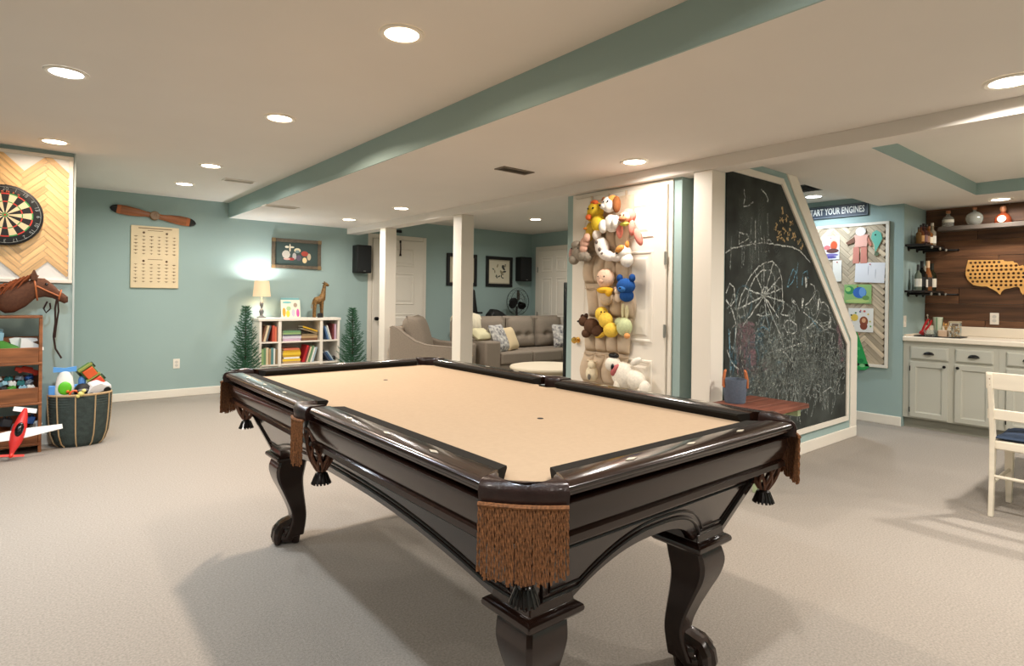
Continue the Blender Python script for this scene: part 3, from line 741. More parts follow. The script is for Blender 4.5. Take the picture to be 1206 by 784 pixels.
build('visor', G().ell((0,-.04,.012),(.04,.014,.016)), flat((90,90,95),.3), t)
one('toy_duck', G().ell((0,0,0),(.022,.02,.02)).ell((.018,-.005,.024),(.015,.014,.014)).ell((-.02,0,-.018),(.014,.014,.014)), flat((226,214,130)), 'small cream and yellow soft toy hanging over the basket rim', 'toy', loc=(bx0-.005, by0-.148, .435))
one('toy_ring', G().tube([(.03*math.cos(2*PI*k/16),0,.03*math.sin(2*PI*k/16)) for k in range(16)], .009, 6, True), flat((222,96,44),.4), 'orange toy ring beside the oval toy in the basket', 'toy', loc=(bx0-.045, by0-.09, .425))
one('toy_rocket', G().lathe([(.02,-.05),(.026,-.02),(.026,.03),(.015,.055),(.001,.065)], n=14), flat((96,150,214),.35), 'small blue toy rocket behind the oval toy in the basket', 'toy', loc=(bx0+.01, by0+.03, .50))
# ------------------------------------------------------------------ far wall: propeller and chart
FW = 8.02
pr = thing('wall_propeller', 'wooden aircraft propeller with black tips hung on the far wall', 'propeller', (1.13, FW, 2.155)); pr.rotation_euler = (0, math.radians(8.5), 0)
prop_wood = mat('prop_wood', (150,88,48), .35, grain=((4,30,30),.3), coat=.3)
def blade(sg, x0, x1, m, name):
    secs = [(.03,.030,.018,0),(.09,.032,.016,.0),(.17,.045,.013,.004),(.27,.054,.010,.008),(.34,.052,.009,.010),(.385,.046,.008,.010),(.42,.030,.006,.010),(.44,.006,.003,.010)]
    R = []
    def at(x):
        for a, b in zip(secs, secs[1:]):
            if a[0] <= x <= b[0]:
                t = (x-a[0])/(b[0]-a[0]); return [a[i]+(b[i]-a[i])*t for i in range(4)]
        return secs[-1]
    xs = sorted({x0, x1, *[s[0] for s in secs if x0 < s[0] < x1]})
    for x in xs:
        _, h, t, o = at(x); R.append([(sg*x, -.025-t*math.sin(a), sg*o+h*math.cos(a)) for a in [2*PI*k/14 for k in range(14)]])
    build(name, G().loft(R), m, pr)
for sg in (-1, 1):
    blade(sg, .03, .335, prop_wood, 'blade'); blade(sg, .335, .372, 'tan_leather', 'tip_band'); blade(sg, .372, .44, 'black', 'blade_tip')
build('hub', G().lathe([(.052,0),(.052,.045),(.044,.052),(.02,.052),(.018,.046),(.001,.046)], n=24, M=Matrix.Rotation(PI/2,4,'X')), flat((128,96,58),.4), pr)
ch = thing('aircraft_chart', 'cream wooden chart board with rows of small dark aircraft shapes', 'wall chart', (1.142, FW, 1.305))
build('board', G().bx(-.245,.245,-.022,-.001,0,.725), 'bone', ch, bevel=.006)
rows_z = [.60,.56,.52,.48,.44,.40, .275,.235,.195,.155,.115,.075]
ink = flat((96,66,42)); ink2 = flat((128,98,66))
def plane_mark(x, z, s, m, i):
    g = G(); g.prism([(x-s*1.5,z+s*.1),(x-s*.25,z-s*.25),(x-s*.15,z-s*.8),(x+s*.15,z-s*.8),(x+s*.25,z-s*.25),(x+s*1.5,z+s*.1),(x+s*1.5,z+s*.35),(x+s*.2,z+s*.35),(x,z+s*1.0),(x-s*.2,z+s*.35),(x-s*1.5,z+s*.35)], -.0222, -.0235)
    build('aircraft_mark', g, m, ch, smooth=0)
for r_, z in enumerate(rows_z):
    for c in range(6): plane_mark(-.195+.078*c, z, random.uniform(.010,.014), ink if (r_+c) % 3 else ink2, r_)
for x, z in ((-.117,.645),(.117,.645),(-.117,.315),(.117,.315)): build('emblem', G().lathe([(.013,0),(.013,.0015),(.001,.0015)], n=14, M=Matrix.Translation((x,-.0222,z)) @ Matrix.Rotation(PI/2,4,'X')), ink, ch)
for z, wd, hh_ in ((.697,.34,.010),(.672,.16,.006),(.335,.15,.006)): build('title_line', G().bx(-wd/2,wd/2,-.0232,-.0222,z-hh_/2,z+hh_/2), ink2, ch)
# ------------------------------------------------------------------ bookcase
BX0, BX1, BZ = 2.235, 3.29, .945
bc = thing('bookcase', 'white low cube bookcase against the far wall', 'bookcase', ((BX0+BX1)/2, 7.84, 0)); hw = (BX1-BX0)/2; bd = .15
xs_ = [-hw, -hw+.255, -hw+.80, hw]  # compartment limits
for x in xs_:
    build('upright', G().bx(x-.019 if x not in (-hw, hw) else (x if x < 0 else x-.03), x+.019 if x not in (-hw, hw) else (x+.03 if x < 0 else x), -bd, bd-.008, 0, BZ-.035), 'trim_white', bc, bevel=.002)
build('top_board', G().bx(-hw-.012, hw+.012, -bd-.008, bd, BZ-.035, BZ), 'trim_white', bc, bevel=.003)
build('back_board', G().bx(-hw, hw, bd-.008, bd, .03, BZ-.035), flat((205,200,190)), bc)
for z in (.355, .645, .07):
    for a, b in zip(xs_, xs_[1:]):
        build('shelf_board', G().bx(a+.0192+(.011 if a == -hw else 0), b-.0192-(.011 if b == hw else 0), -bd+.004, bd-.0085, z-.018, z), 'trim_white', bc)
bxc, byc = (BX0+BX1)/2, 7.84
def book(w, d, h, rgb, x, y, z, rot=(0,0,0), label='', grp='books in the white cube bookcase', open_=0):
    """w thickness, d depth, h height, spine towards -y, base at z"""
    t = thing('book', label, 'book', (x, y, z), group=grp); t.rotation_euler = rot
    g = G(); c = .0022
    g.bx(-w/2, -w/2+c, -d/2, d/2, 0, h); g.bx(w/2-c, w/2, -d/2, d/2, 0, h); g.bx(-w/2+c, w/2-c, -d/2, -d/2+c, 0, h)
    build('cover', g, flat(rgb, .45), t); build('pages', G().bx(-w/2+c, w/2-c, -d/2+c, d/2-.005, .004, h-.004), 'paper', t)
    return t
cname = {(120,84,62):'brown',(196,84,64):'coral red',(92,98,104):'dark grey',(214,120,88):'orange',(225,205,170):'cream',(150,180,120):'light green',(110,150,110):'green',(236,196,60):'yellow',(205,160,40):'mustard',(180,40,44):'red',(70,100,140):'blue',(60,70,90):'navy',(170,190,200):'pale blue',(200,170,190):'pink',(210,205,215):'lilac grey',(140,120,90):'tan',(180,150,110):'sand',(240,236,226):'white',(90,140,140):'teal',(120,60,60):'maroon'}
def row(x0, x1, z, specs, lean=0, where=''):
    x = x0
    for i, (rgb, w, h) in enumerate(specs):
        if x+w > x1: break
        book(w, .20, h, rgb, x+w/2+ (math.sin(abs(lean))*h if lean < 0 else 0), byc-.03+.004*(i%3), z+.001+(math.sin(abs(lean))*w/2+.001 if lean else 0), (0, lean, 0), ('%s book %s' % (cname[rgb], where)) if i == 0 else '%s book %s, next to the %s one' % (cname[rgb], where, cname[specs[i-1][0]]))
        x += w/math.cos(lean)+.003
def stack(x, z, specs, where=''):
    for i, (rgb, w, h) in enumerate(specs):
        book(w, .19, h, rgb, x-h/2, byc-.03+.003*(i%2), z+.001+w/2, (0, PI/2, 0), '%s book lying flat %s, %s' % (cname[rgb], where, 'at the bottom' if i == 0 else 'on the %s one' % cname[specs[i-1][0]])); z += w+.0015
X = lambda i: bxc+xs_[i]+.032
BR,CO,DG,OR,CR,LG,GR,YE,MU,RE,BL,NV,PB,PK,LI,TA,SA,WH,TE,MA = cname
U = .355+.29; Lw = .355
row(X(0)+.00, X(1)-.05, .645, [(BR,.022,.20),(CR,.026,.21),(DG,.02,.21)], .24, 'leaning in upper lamp-side cube')
row(X(0)+.135, X(1)-.045, .645, [(CO,.03,.205),(OR,.024,.19)], 0, 'upright in upper lamp-side cube')
row(X(0)+.0, X(1)-.05, .355, [(LG,.03,.2),(GR,.026,.21),(CR,.03,.215),(SA,.024,.2),(TE,.03,.21),(WH,.02,.2),(TA,.025,.19)], 0, 'upright in lower lamp-side cube')
stack(X(1)+.13, .645, [(PK,.03,.23),(LI,.034,.24),(DG,.018,.22),(LG,.024,.23),(GR,.02,.22)], 'in upper wide cube, first pile')
stack(X(1)+.36, .645, [(BR,.03,.21),(SA,.034,.22),(TA,.02,.20)], 'in upper wide cube, second pile')
for j, (c, dz) in enumerate(((TA,.0),(MU,.03))):
    book(.02, .19, .21, c, X(1)+.27, byc-.03, .80+.001+dz, (0, PI/2+.32, 0), '%s book lying aslant on the second pile of the upper wide cube' % cname[c])
stack(X(1)+.13, .355, [(SA,.026,.22),(YE,.03,.23),(WH,.022,.20),(MU,.022,.22),(YE,.036,.23),(MU,.026,.22),(OR,.022,.20)], 'in lower wide cube')
row(X(1)+.265, X(2)-.04, .355, [(RE,.028,.23),(MA,.018,.22),(CR,.02,.21),(GR,.024,.22),(WH,.02,.2),(PB,.022,.2)], .28, 'leaning in lower wide cube')
row(X(2)+.002, X(2)+.16, .645, [(BL,.02,.19),(PB,.018,.18),(WH,.014,.2)], -.30, 'leaning in upper cube under the giraffe')
row(X(2)+.13, X(3)-.06, .645, [(MA,.022,.215),(PK,.025,.21)], 0, 'upright in upper cube under the giraffe')
row(X(2)+.0, X(2)+.17, .355, [(NV,.02,.14),(BL,.018,.15),(PB,.016,.16)], -.62, 'leaning in lower cube under the giraffe')
one('toy_ball', G().ell((0,0,.035),(.03,.03,.035)), 'black', 'small dark ball in the lower cube near the giraffe', 'ball', loc=(X(2)+.158, byc-.10, .3565))
# things on top of the bookcase
tl = thing('table_lamp', 'small table lamp with cream shade and turned grey base on the bookcase', 'lamp', (2.30, 7.83, BZ))
build('base', G().lathe([(.055,0),(.055,.012),(.035,.02),(.018,.035),(.024,.06),(.030,.085),(.020,.11),(.010,.125),(.014,.14),(.022,.165),(.024,.19),(.014,.215),(.008,.225),(.008,.30),(.001,.30)], n=20), mat('pewter',(120,120,118),.4,metal=.4), tl)
build('shade', G().lathe([(.108,.275),(.088,.475),(.086,.475),(.106,.277)], n=28, cap=False), 'shade', tl)
build('bulb', G().ell((0,0,.36),(.025,.025,.04)), 'lens_cool', tl)
l = bpy.data.lights.new('lamp_bulb','POINT'); l.energy = 13; l.color = (.86,.93,1.0); l.shadow_soft_size = .03
lo = bpy.data.objects.new('lamp_bulb', l); COL.objects.link(lo); lo.parent = tl; lo.location = (0,0,.445)
sb = thing('picture_book', 'large upright children\'s picture book with a white and bright cover on the bookcase', 'book', (2.685, 7.86, BZ+.001)); sb.rotation_euler = (math.radians(-9), 0, 0)
build('cover', G().bx(-.125,.125,-.008,.008,0,.235), flat((226,226,206),.4), sb, bevel=.002)
for (x, z, rx, rz, c) in ((-.09,.07,.022,.06,(232,150,60)),(-.04,.05,.025,.045,(226,200,70)),(-.03,.12,.03,.03,(170,200,150)),(.03,.06,.022,.05,(200,190,205)),(.09,.06,.02,.055,(204,90,160)),(.06,.165,.025,.03,(170,150,130)),(-.05,.20,.06,.014,(120,190,190))):
    build('printed_shape', G().lathe([(1,0),(1,.0012),(.01,.0012)], n=16, M=Matrix.Translation((x,-.008,z)) @ Matrix.Rotation(PI/2,4,'X') @ Matrix.Diagonal((rx,rz,1,1))), flat(c,.4), sb)
pb2 = thing('picture_book', 'teal picture book standing behind the white picture book on the bookcase', 'book', (2.70, 7.925, BZ+.001)); pb2.rotation_euler = (math.radians(-9), 0, 0)
build('cover', G().bx(-.12,.12,-.006,.006,0,.262), flat((120,176,178),.4), pb2, bevel=.002)
build('pages', G().bx(-.115,.115,-.0045,.0045,.003,.2625), 'paper', pb2)
gf = thing('giraffe_figurine', 'carved brown wooden giraffe figurine on the bookcase', 'figurine', (3.055, 7.83, BZ))
gmat = mat('giraffe', (150,112,58), .6, noise=(45,.5), rgb2=(84,56,28))
g = G(); g.tube([(-.07,0,.205),(-.05,0,.225),(.0,0,.235),(.035,0,.26),(.05,0,.32),(.062,0,.40),(.068,0,.44)], [.034,.05,.055,.05,.034,.024,.022], 12)
g.tube([(.06,0,.45),(.085,0,.455),(.115,0,.44),(.125,0,.435)], [.024,.026,.018,.014], 10)
build('body', g, gmat, gf, smooth=80)
for x, y in ((-.065,.025),(-.065,-.025),(.03,.025),(.03,-.025)): build('leg', G().tube([(x,y,.22),(x*1.05,y,.11),(x*1.08,y,.0)], [.024,.015,.014], 8), gmat, gf)
for y in (-.012,.012): build('horn', G().cyl((.07,y,.465),(.066,y,.492),.004), gmat, gf); build('ear', G().ell((.055,y*2.2,.465),(.008,.016,.008)), gmat, gf)
build('tail', G().tube([(-.095,0,.21),(-.11,0,.16),(-.108,0,.12)], [.006,.004,.007], 6), gmat, gf)
one('black_ornament', G().lathe([(.03,0),(.036,.004),(.036,.05),(.03,.06),(.001,.062)], n=18, sy=.5), 'black', 'small black rounded ornament between the giraffe legs', 'ornament', loc=(3.035, 7.75, BZ))
# ------------------------------------------------------------------ small artificial pine trees
def pine(x, y, h, label, seed):
    random.seed(seed); t = thing('pine_tree', label, 'tree', (x, y, 0))
    build('pot', G().lathe([(.085,0),(.11,.12),(.11,.135),(.1,.135),(.1,.12),(.001,.12)], n=20), flat((110,84,60)), t)
    build('trunk', G().tube([(0,0,.1),(.004,0,h*.5),(0,0,h-.02)], [.014,.010,.004], 8), 'bark', t)
    g = G(); n = 30
    for i in range(n):
        f = i/(n-1); z = .16+(h-.2)*f; R = .185*(1-f)**.8+.03; m = int(10-4*f)
        for k in range(m):
            a = 2*PI*(k+random.random()*.6)/m+i; up = .7+.6*f; L = R*random.uniform(.65,1.2)
            d = Vector((math.cos(a), math.sin(a), 0)); p0 = Vector((0,0,z)); p1 = p0+d*L*.6+Vector((0,0,L*up*.15)); p2 = p0+d*L+Vector((0,0,L*up*.55))
            g.tube([p0,p1,p2],[.004,.003,.002],4)
            s = Vector((-d.y,d.x,0)); nn = max(8,int(L*80))
            for q in range(nn):
                u = .15+.85*q/nn; b = p0.lerp(p1,u/.6) if u < .6 else p1.lerp(p2,(u-.6)/.4)
                for sg in (-1,1):
                    e = b+d*.020+s*sg*random.uniform(.018,.032)+Vector((0,0,random.uniform(-.008,.022)))
                    wv = Vector((0,0,.0036)); g.add([b-wv*.8, b+wv*.8, e+wv*.3, e-wv*.3],[(0,1,2,3)])
    for q in range(14):
        a = random.uniform(0,2*PI); g.tube([(0,0,h-.05),(.03*math.cos(a),.03*math.sin(a),h-random.uniform(0,.03))],[.003,.001],4)
    build('foliage', g, 'needles', t, kind='stuff', smooth=0)
pine(2.01, 7.46, 1.12, 'small green artificial pine tree beside the lamp end of the bookcase', 3)
pine(3.37, 7.46, 1.10, 'small green artificial pine tree between the bookcase and the far door', 4)
random.seed(11)
# ------------------------------------------------------------------ pictures and speakers
def framed(name, x, y, z, w, h, fm, label, fw_=.04, mat_w=.03, art=None, backc=(60,66,62)):
    t = thing(name, label, 'picture', (x, y, z))
    g = G()
    for q in ((0,w,0,fw_),(0,w,h-fw_,h),(0,fw_,fw_,h-fw_),(w-fw_,w,fw_,h-fw_)): g.bx(q[0],q[1],-.028,-.001,q[2],q[3])
    build('frame', g, fm, t, bevel=.004)
    build('mount', G().bx(fw_,w-fw_,-.010,-.001,fw_,h-fw_), flat(backc,.7), t)
    if art: art(t, w, h)
    return t
def art_ships(t, w, h):
    for (x, z, sx, sz, c) in ((.19,.19,.06,.07,(196,190,178)),(.24,.28,.012,.07,(225,215,190)),(.20,.29,.03,.02,(230,222,200)),(.27,.29,.03,.015,(230,222,200)),(.34,.25,.05,.04,(228,216,178)),(.34,.235,.035,.025,(120,140,140)),(.26,.13,.05,.025,(150,50,46)),(.36,.15,.04,.05,(90,80,96)),(.44,.21,.055,.045,(172,66,50)),(.44,.12,.035,.05,(232,206,156)),(.50,.17,.03,.06,(196,180,150)),(.20,.13,.05,.02,(200,160,150)),(.30,.17,.03,.06,(180,176,170))):
        build('printed_shape', G().lathe([(1,0),(1,.0012),(.01,.0012)], n=10, M=Matrix.Translation((x,-.0102-.0004*random.random(),z)) @ Matrix.Rotation(PI/2,4,'X') @ Matrix.Diagonal((sx*.9,sz*.8,1,1))), flat(c,.6), t)
p = framed('framed_picture', 2.47, FW, 1.60, .665, .40, mat('old_frame',(92,80,64),.5,grain=((20,4,20),.25)), 'wide dark framed picture of a colourful cluster above the bookcase', .045, art=art_ships, backc=(58,74,70))
for cx_ in (.0225,.6425):
    for cz_ in (.0225,.3775): build('corner_mount', G().box((cx_,-.030,cz_),(.05,.006,.05)), flat((132,108,72),.4), p, bevel=.003)
def art_print(seed):
    def f(t, w, h):
        random.seed(seed)
        build('print', G().bx(.075,w-.075,-.0112,-.0102,.075,h-.075), flat((222,214,190),.7), t)
        for k in range(16):
            x = random.uniform(.14,w-.14); z = random.uniform(.12,h-.12); s = random.uniform(.012,.04)
            build('printed_shape', G().lathe([(1,0),(1,.001),(.01,.001)], n=7, M=Matrix.Translation((x,-.0113-.0003*random.random(),z)) @ Matrix.Rotation(PI/2,4,'X') @ Matrix.Rotation(random.uniform(0,3),4,'Z') @ Matrix.Diagonal((s*1.4,s*.6,1,1))), flat(random.choice([(90,96,84),(120,112,92),(60,64,60),(150,140,110)]),.7), t)
    return f
framed('framed_print', 5.22, FW, 1.43, .60, .53, 'black', 'square black framed print partly behind the white post', .055, art=art_print(1), backc=(196,186,160))
framed('framed_print', 6.015, FW, 1.43, .58, .525, 'black', 'square black framed print beside the small living room speaker', .055, art=art_print(2), backc=(196,186,160))
random.seed(21)
def speaker(x, z, w, h, d, label):
    t = thing('wall_speaker', label, 'speaker', (x, FW, z))
    build('cabinet', G().bx(-w/2,w/2,-d,-.001,0,h), 'black', t, bevel=.012)
    build('grille', G().bx(-w/2+.012,w/2-.012,-d-.008,-d,.012,h-.012), mat('grille',(34,36,36),.9,bump=(500,.4)) if 'grille' not in MATS else 'grille', t, bevel=.006)
    build('badge', G().bx(-.018,.018,-d-.010,-d-.008,.022,.03), 'steel', t)
speaker(3.715, 1.575, .225, .40, .17, 'black wall speaker beside the far door')
speaker(6.80, 1.54, .25, .43, .17, 'black wall speaker beside the framed print in the living area')
dh = thing('door_strap', 'dark strap hanging from a hook over the far door', 'strap', (4.36, 7.983, 1.86))
build('hook', G().bx(-.012,.012,-.012,-.001,.20,.235), 'black_metal', dh); build('strap', G().tube([(0,-.008,.22),(.003,-.009,.12),(0,-.009,.04),(-.002,-.009,.0)], [.008,.009,.010,.02], 6), 'leather_dark', dh)
one('door_sensor', G().bx(-.06,.06,-.03,-.001,-.02,.02), 'black', 'small black sensor bar on the wall above the far door', 'sensor', loc=(4.33, FW, 2.235), bevel=.005)
# ------------------------------------------------------------------ living area
# armchair turned towards the closet corner
ac = thing('armchair', 'grey upholstered armchair with sloping arms behind the pool table', 'armchair', (4.15, 6.60, 0), math.radians(-45))
# local frame: x = facing direction, y = left
aw = .36
arm_prof = [(-.50,.10),(-.50,.86),(-.46,.875),(-.40,.85),(-.30,.77),(-.18,.69),(-.04,.645),(.20,.625),(.44,.615),(.47,.60),(.47,.10)]
for sy in (-1, 1):
    a = build('arm', G().prism(arm_prof, sy*aw-.065, sy*aw+.065), 'sofa_grey', ac, bevel=.02, seg=3)
    build('piping', G().tube([(x, sy*(aw+.062), z-.004) for x, z in arm_prof[1:10]], .006, 6), 'sofa_grey', a)
build('seat_base', G().bx(-.48,.44,-aw+.066,aw-.066,.12,.30), 'sofa_grey', ac, bevel=.015)
build('seat_cushion', G().bx(-.34,.46,-aw+.068,aw-.068,.302,.47), 'sofa_grey', ac, bevel=.04, seg=3)
build('backrest', G().bx(-.50,-.36,-aw+.066,aw-.066,.30,.86), 'sofa_grey', ac, bevel=.03, seg=3)
def pillow(name, w, h, t, m, parent, M, n=12, label=None):
    g = G(); vs = []; fs = []
    for s in (-1, 1):
        for i in range(n+1):
            for j in range(n+1):
                u = -1+2*i/n; v = -1+2*j/n; k = (1-u**4)*(1-v**4)
                vs.append((u*w/2*(1-.05*(1-abs(v))), s*t/2*max(k,0)**.5, v*h/2*(1-.05*(1-abs(u)))))
    for s in (0, 1):
        b = s*(n+1)**2
        for i in range(n):
            for j in range(n): fs.append((b+i*(n+1)+j, b+(i+1)*(n+1)+j, b+(i+1)*(n+1)+j+1, b+i*(n+1)+j+1))
    g.add(vs, fs, M); return build(name, g, m, parent, smooth=70, label=label)
pillow('back_cushion', .60, .58, .28, 'sofa_grey', ac, Matrix.Translation((-.24,0,.72)) @ Matrix.Rotation(math.radians(-17),4,'Y') @ Matrix.Rotation(PI/2,4,'Z'))
for x in (-.42,.40):
    for y in (-.33,.33): build('leg', G().cyl((x,y,.12),(x,y,0),.022,.016), 'walnut', ac)
# sofa facing the camera side
SX0, SX1, SY0, SY1 = 4.84, 7.0, 6.42, 7.36
so = thing('sofa', 'long grey sofa with tufted back cushions in the living area', 'sofa', ((SX0+SX1)/2, SY0, 0)); sh = (SX1-SX0)/2
build('seat_base', G().bx(-sh+.0,sh,.02,SY1-SY0,.10,.30), 'sofa_grey', so, bevel=.015)
for sx in (-1,): build('arm', G().bx(-sh,-sh+.27,0,.86,.101,.635), 'sofa_grey', so, bevel=.03, seg=3)
build('arm', G().bx(sh-.10,sh,0,.86,.101,.635), 'sofa_grey', so, bevel=.03, seg=3)
build('backrest', G().bx(-sh+.02,sh,.74,SY1-SY0-.002,.301,.90), 'sofa_grey', so, bevel=.03, seg=3)
cw = (2*sh-.37)/3
for i in range(3):
    x0 = -sh+.27+i*cw
    build('seat_cushion', G().bx(x0+.004,x0+cw-.004,-.01,.58,.302,.47), 'sofa_grey', so, bevel=.03, seg=3)
    # tufted back cushion
    n = 20; g = G(); vs = []; fs = []
    for ii in range(n+1):
        for jj in range(n+1):
            u = ii/n; v = jj/n; e = (1-abs(2*u-1)**5)*(1-abs(2*v-1)**6)
            d = .14*max(e,0)**.6
            for bu, bv in ((.33,.42),(.67,.42)): d -= .055*math.exp(-((u-bu)**2+(v-bv)**2)/.006)
            d -= .02*math.exp(-((v-.42)/.04)**2)
            vs.append((x0+.006+u*(cw-.012), .70-d+(v-.5)*.10, .46+v*.50))
    for ii in range(n):
        for jj in range(n): a = ii*(n+1)+jj; fs.append((a, a+n+1, a+n+2, a+1))
    g.add(vs, fs); g.bx(x0+.01,x0+cw-.01,.655,.735,.475,.93)
    bcq = build('back_cushion', g, 'sofa_grey', so, smooth=60)
    for bu in (.33,.67): build('button', G().ell((x0+bu*cw,.63,.665),(.014,.010,.014)), 'sofa_grey', bcq)
for x in (-sh+.08, sh-.08):
    for y in (.1,.8): build('leg', G().cyl((x,y,.10),(x,y,0),.022,.018), 'walnut', so)
scx = (SX0+SX1)/2
pat = mat('pattern_cushion', (232,228,218), .9, noise=(22,.5), rgb2=(70,68,82))
for nm, m, px_, py_, pz_, w_, h_, rx, rz, lab in (
    ('throw_pillow', pat, 5.26, 6.66, .66, .40, .42, -24, 24, 'white throw pillow with dark leaf pattern on the sofa'),
    ('throw_pillow', flat((222,200,160),.9), 5.52, 6.74, .64, .34, .36, -24, 24, 'plain beige throw pillow behind the patterned one on the sofa'),
    ('throw_pillow', pat, 6.62, 6.72, .65, .38, .38, -18, -20, 'patterned throw pillow at the door end of the sofa'),
    ('throw_pillow', flat((226,218,178),.9), 4.97, 6.72, .72, .30, .24, -62, 8, 'pale cream pillow lying over the sofa arm')):
    t = pillow(nm, w_, h_, .13, m, None, Matrix.Identity(4)); tag(t, lab, 'pillow'); t.matrix_world = Matrix.Translation((px_,py_,pz_)) @ Matrix.Rotation(math.radians(rz),4,'Z') @ Matrix.Rotation(math.radians(rx),4,'X')
# throw blanket over the sofa back
g = G(); n = 16; vs = []; fs = []
prof = [(.66,.70),(.64,.80),(.66,.90),(.72,.975),(.80,.985),(.88,.975),(.955,.93),(.96,.80),(.96,.65)]
for i in range(n+1):
    for j, (y, z) in enumerate(prof): vs.append((4.88+.36*i/n, SY0+y-.02+.012*math.sin(i*1.7+j*.6), z+.008*math.sin(i*1.1)))
for i in range(n):
    for j in range(len(prof)-1): a = i*len(prof)+j; fs.append((a, a+1, a+len(prof)+1, a+len(prof)))
o = one('throw_blanket', g.add(vs, fs), 'cream_fabric', 'cream throw blanket draped over the sofa back', 'blanket', smooth=80); md = o.modifiers.new('thick','SOLIDIFY'); md.thickness = .018; md.offset = 1
# round white ottoman table
ot = thing('coffee_table', 'round white drum coffee table in front of the sofa', 'table', (4.88, 5.22, 0))
build('top', G().lathe([(.44,.385),(.46,.395),(.465,.41),(.455,.425),(.43,.43),(.001,.43)], n=48), flat((228,214,188),.5), ot)
build('drum', G().lathe([(.40,0),(.43,.02),(.43,.36),(.40,.385),(.001,.385)], n=40), flat((222,210,186),.6), ot)
# television on the closet side
tv = thing('television', 'flat black television mounted on the closet side wall', 'television', (4.32, 3.64, .55))
build('screen', G().bx(-.66,.66,.05,.085,0,.84), 'black_gloss', tv, bevel=.006); build('back_shell', G().bx(-.4,.4,.02,.05,.15,.7), 'black', tv, bevel=.01); build('bracket', G().bx(-.1,.1,0,.02,.3,.55), 'black_metal', tv)
# pedestal fan
fn = thing('pedestal_fan', 'black pedestal fan with wire cage behind the sofa', 'fan', (6.42, 7.66, 0)); FC = 1.18
build('stand', G().lathe([(.20,0),(.20,.02),(.04,.04),(.02,.06),(.018,1.10),(.001,1.10)], n=24), 'black', fn)
build('motor', G().lathe([(.05,0),(.065,.02),(.065,.08),(.04,.13),(.001,.14)], (0,0,0), 18, M=Matrix.Translation((0,.03,FC)) @ Matrix.Rotation(-PI/2,4,'X')), 'black', fn)
for k in range(3):
    a = 2*PI*k/3+.5; M = Matrix.Translation((0,-.03,FC)) @ Matrix.Rotation(a,4,'Y') @ Matrix.Rotation(.45,4,'X')
    build('blade', G().prism([(.02,-.02),(.05,-.07),(.13,-.085),(.19,-.05),(.195,.02),(.14,.05),(.06,.03),(.02,.02)], -.002, .002, M=M), 'black_gloss', fn)
g = G()
for r_, y in ((.235,-.03),(.20,-.085),(.20,.03),(.12,-.10),(.05,-.105)): g.tube([(r_*math.cos(2*PI*k/32), y, FC+r_*math.sin(2*PI*k/32)) for k in range(32)], .003, 5, True)
for k in range(28):
    a = 2*PI*k/28; q = lambda r_, y: (r_*math.cos(a), y, FC+r_*math.sin(a)); g.tube([q(.05,-.105),q(.12,-.10),q(.20,-.085),q(.235,-.03),q(.20,.03),q(.06,.04)], .0012, 4)
build('cage', g, 'black_metal', fn)
# black easel and bag behind the sofa
es = thing('easel', 'slim black tripod easel standing behind the sofa', 'easel', (5.53, 7.74, 0))
for (x, y) in ((-.14,-.12),(.14,-.12),(0,.14)): build('leg', G().tube([(x,y,0),(0,0,1.45)], [.016,.014], 8), 'black', es)
build('tray', G().bx(-.16,.16,-.09,-.04,.98,1.01), 'black', es); build('hood', G().lathe([(.11,1.0),(.05,1.36),(.001,1.38)], (0,-.02,0), 4, sy=.5), 'black', es)
cs = thing('console_table', 'narrow black console table behind the sofa', 'table', (5.98, 7.58, 0))
build('top', G().bx(-.26,.22,-.15,.14,.90,.93), 'black', cs, bevel=.004)
for x in (-.23,.19):
    for y in (-.12,.11): build('leg', G().bx(x-.018,x+.018,y-.018,y+.018,0,.90), 'black', cs)
o = one('shoulder_bag', G().loft([[(x, y*.09, z*h_) for y, z in ((-1,0),(1,0),(.9,.6),(.4,1),(-.4,1),(-.9,.6))] for x, h_ in ((-.16,.06),(-.1,.13),(0,.12),(.1,.08),(.17,.03))]), 'black', 'black soft bag lying on the console table', 'bag', loc=(5.90, 7.56, .93), bevel=.01)
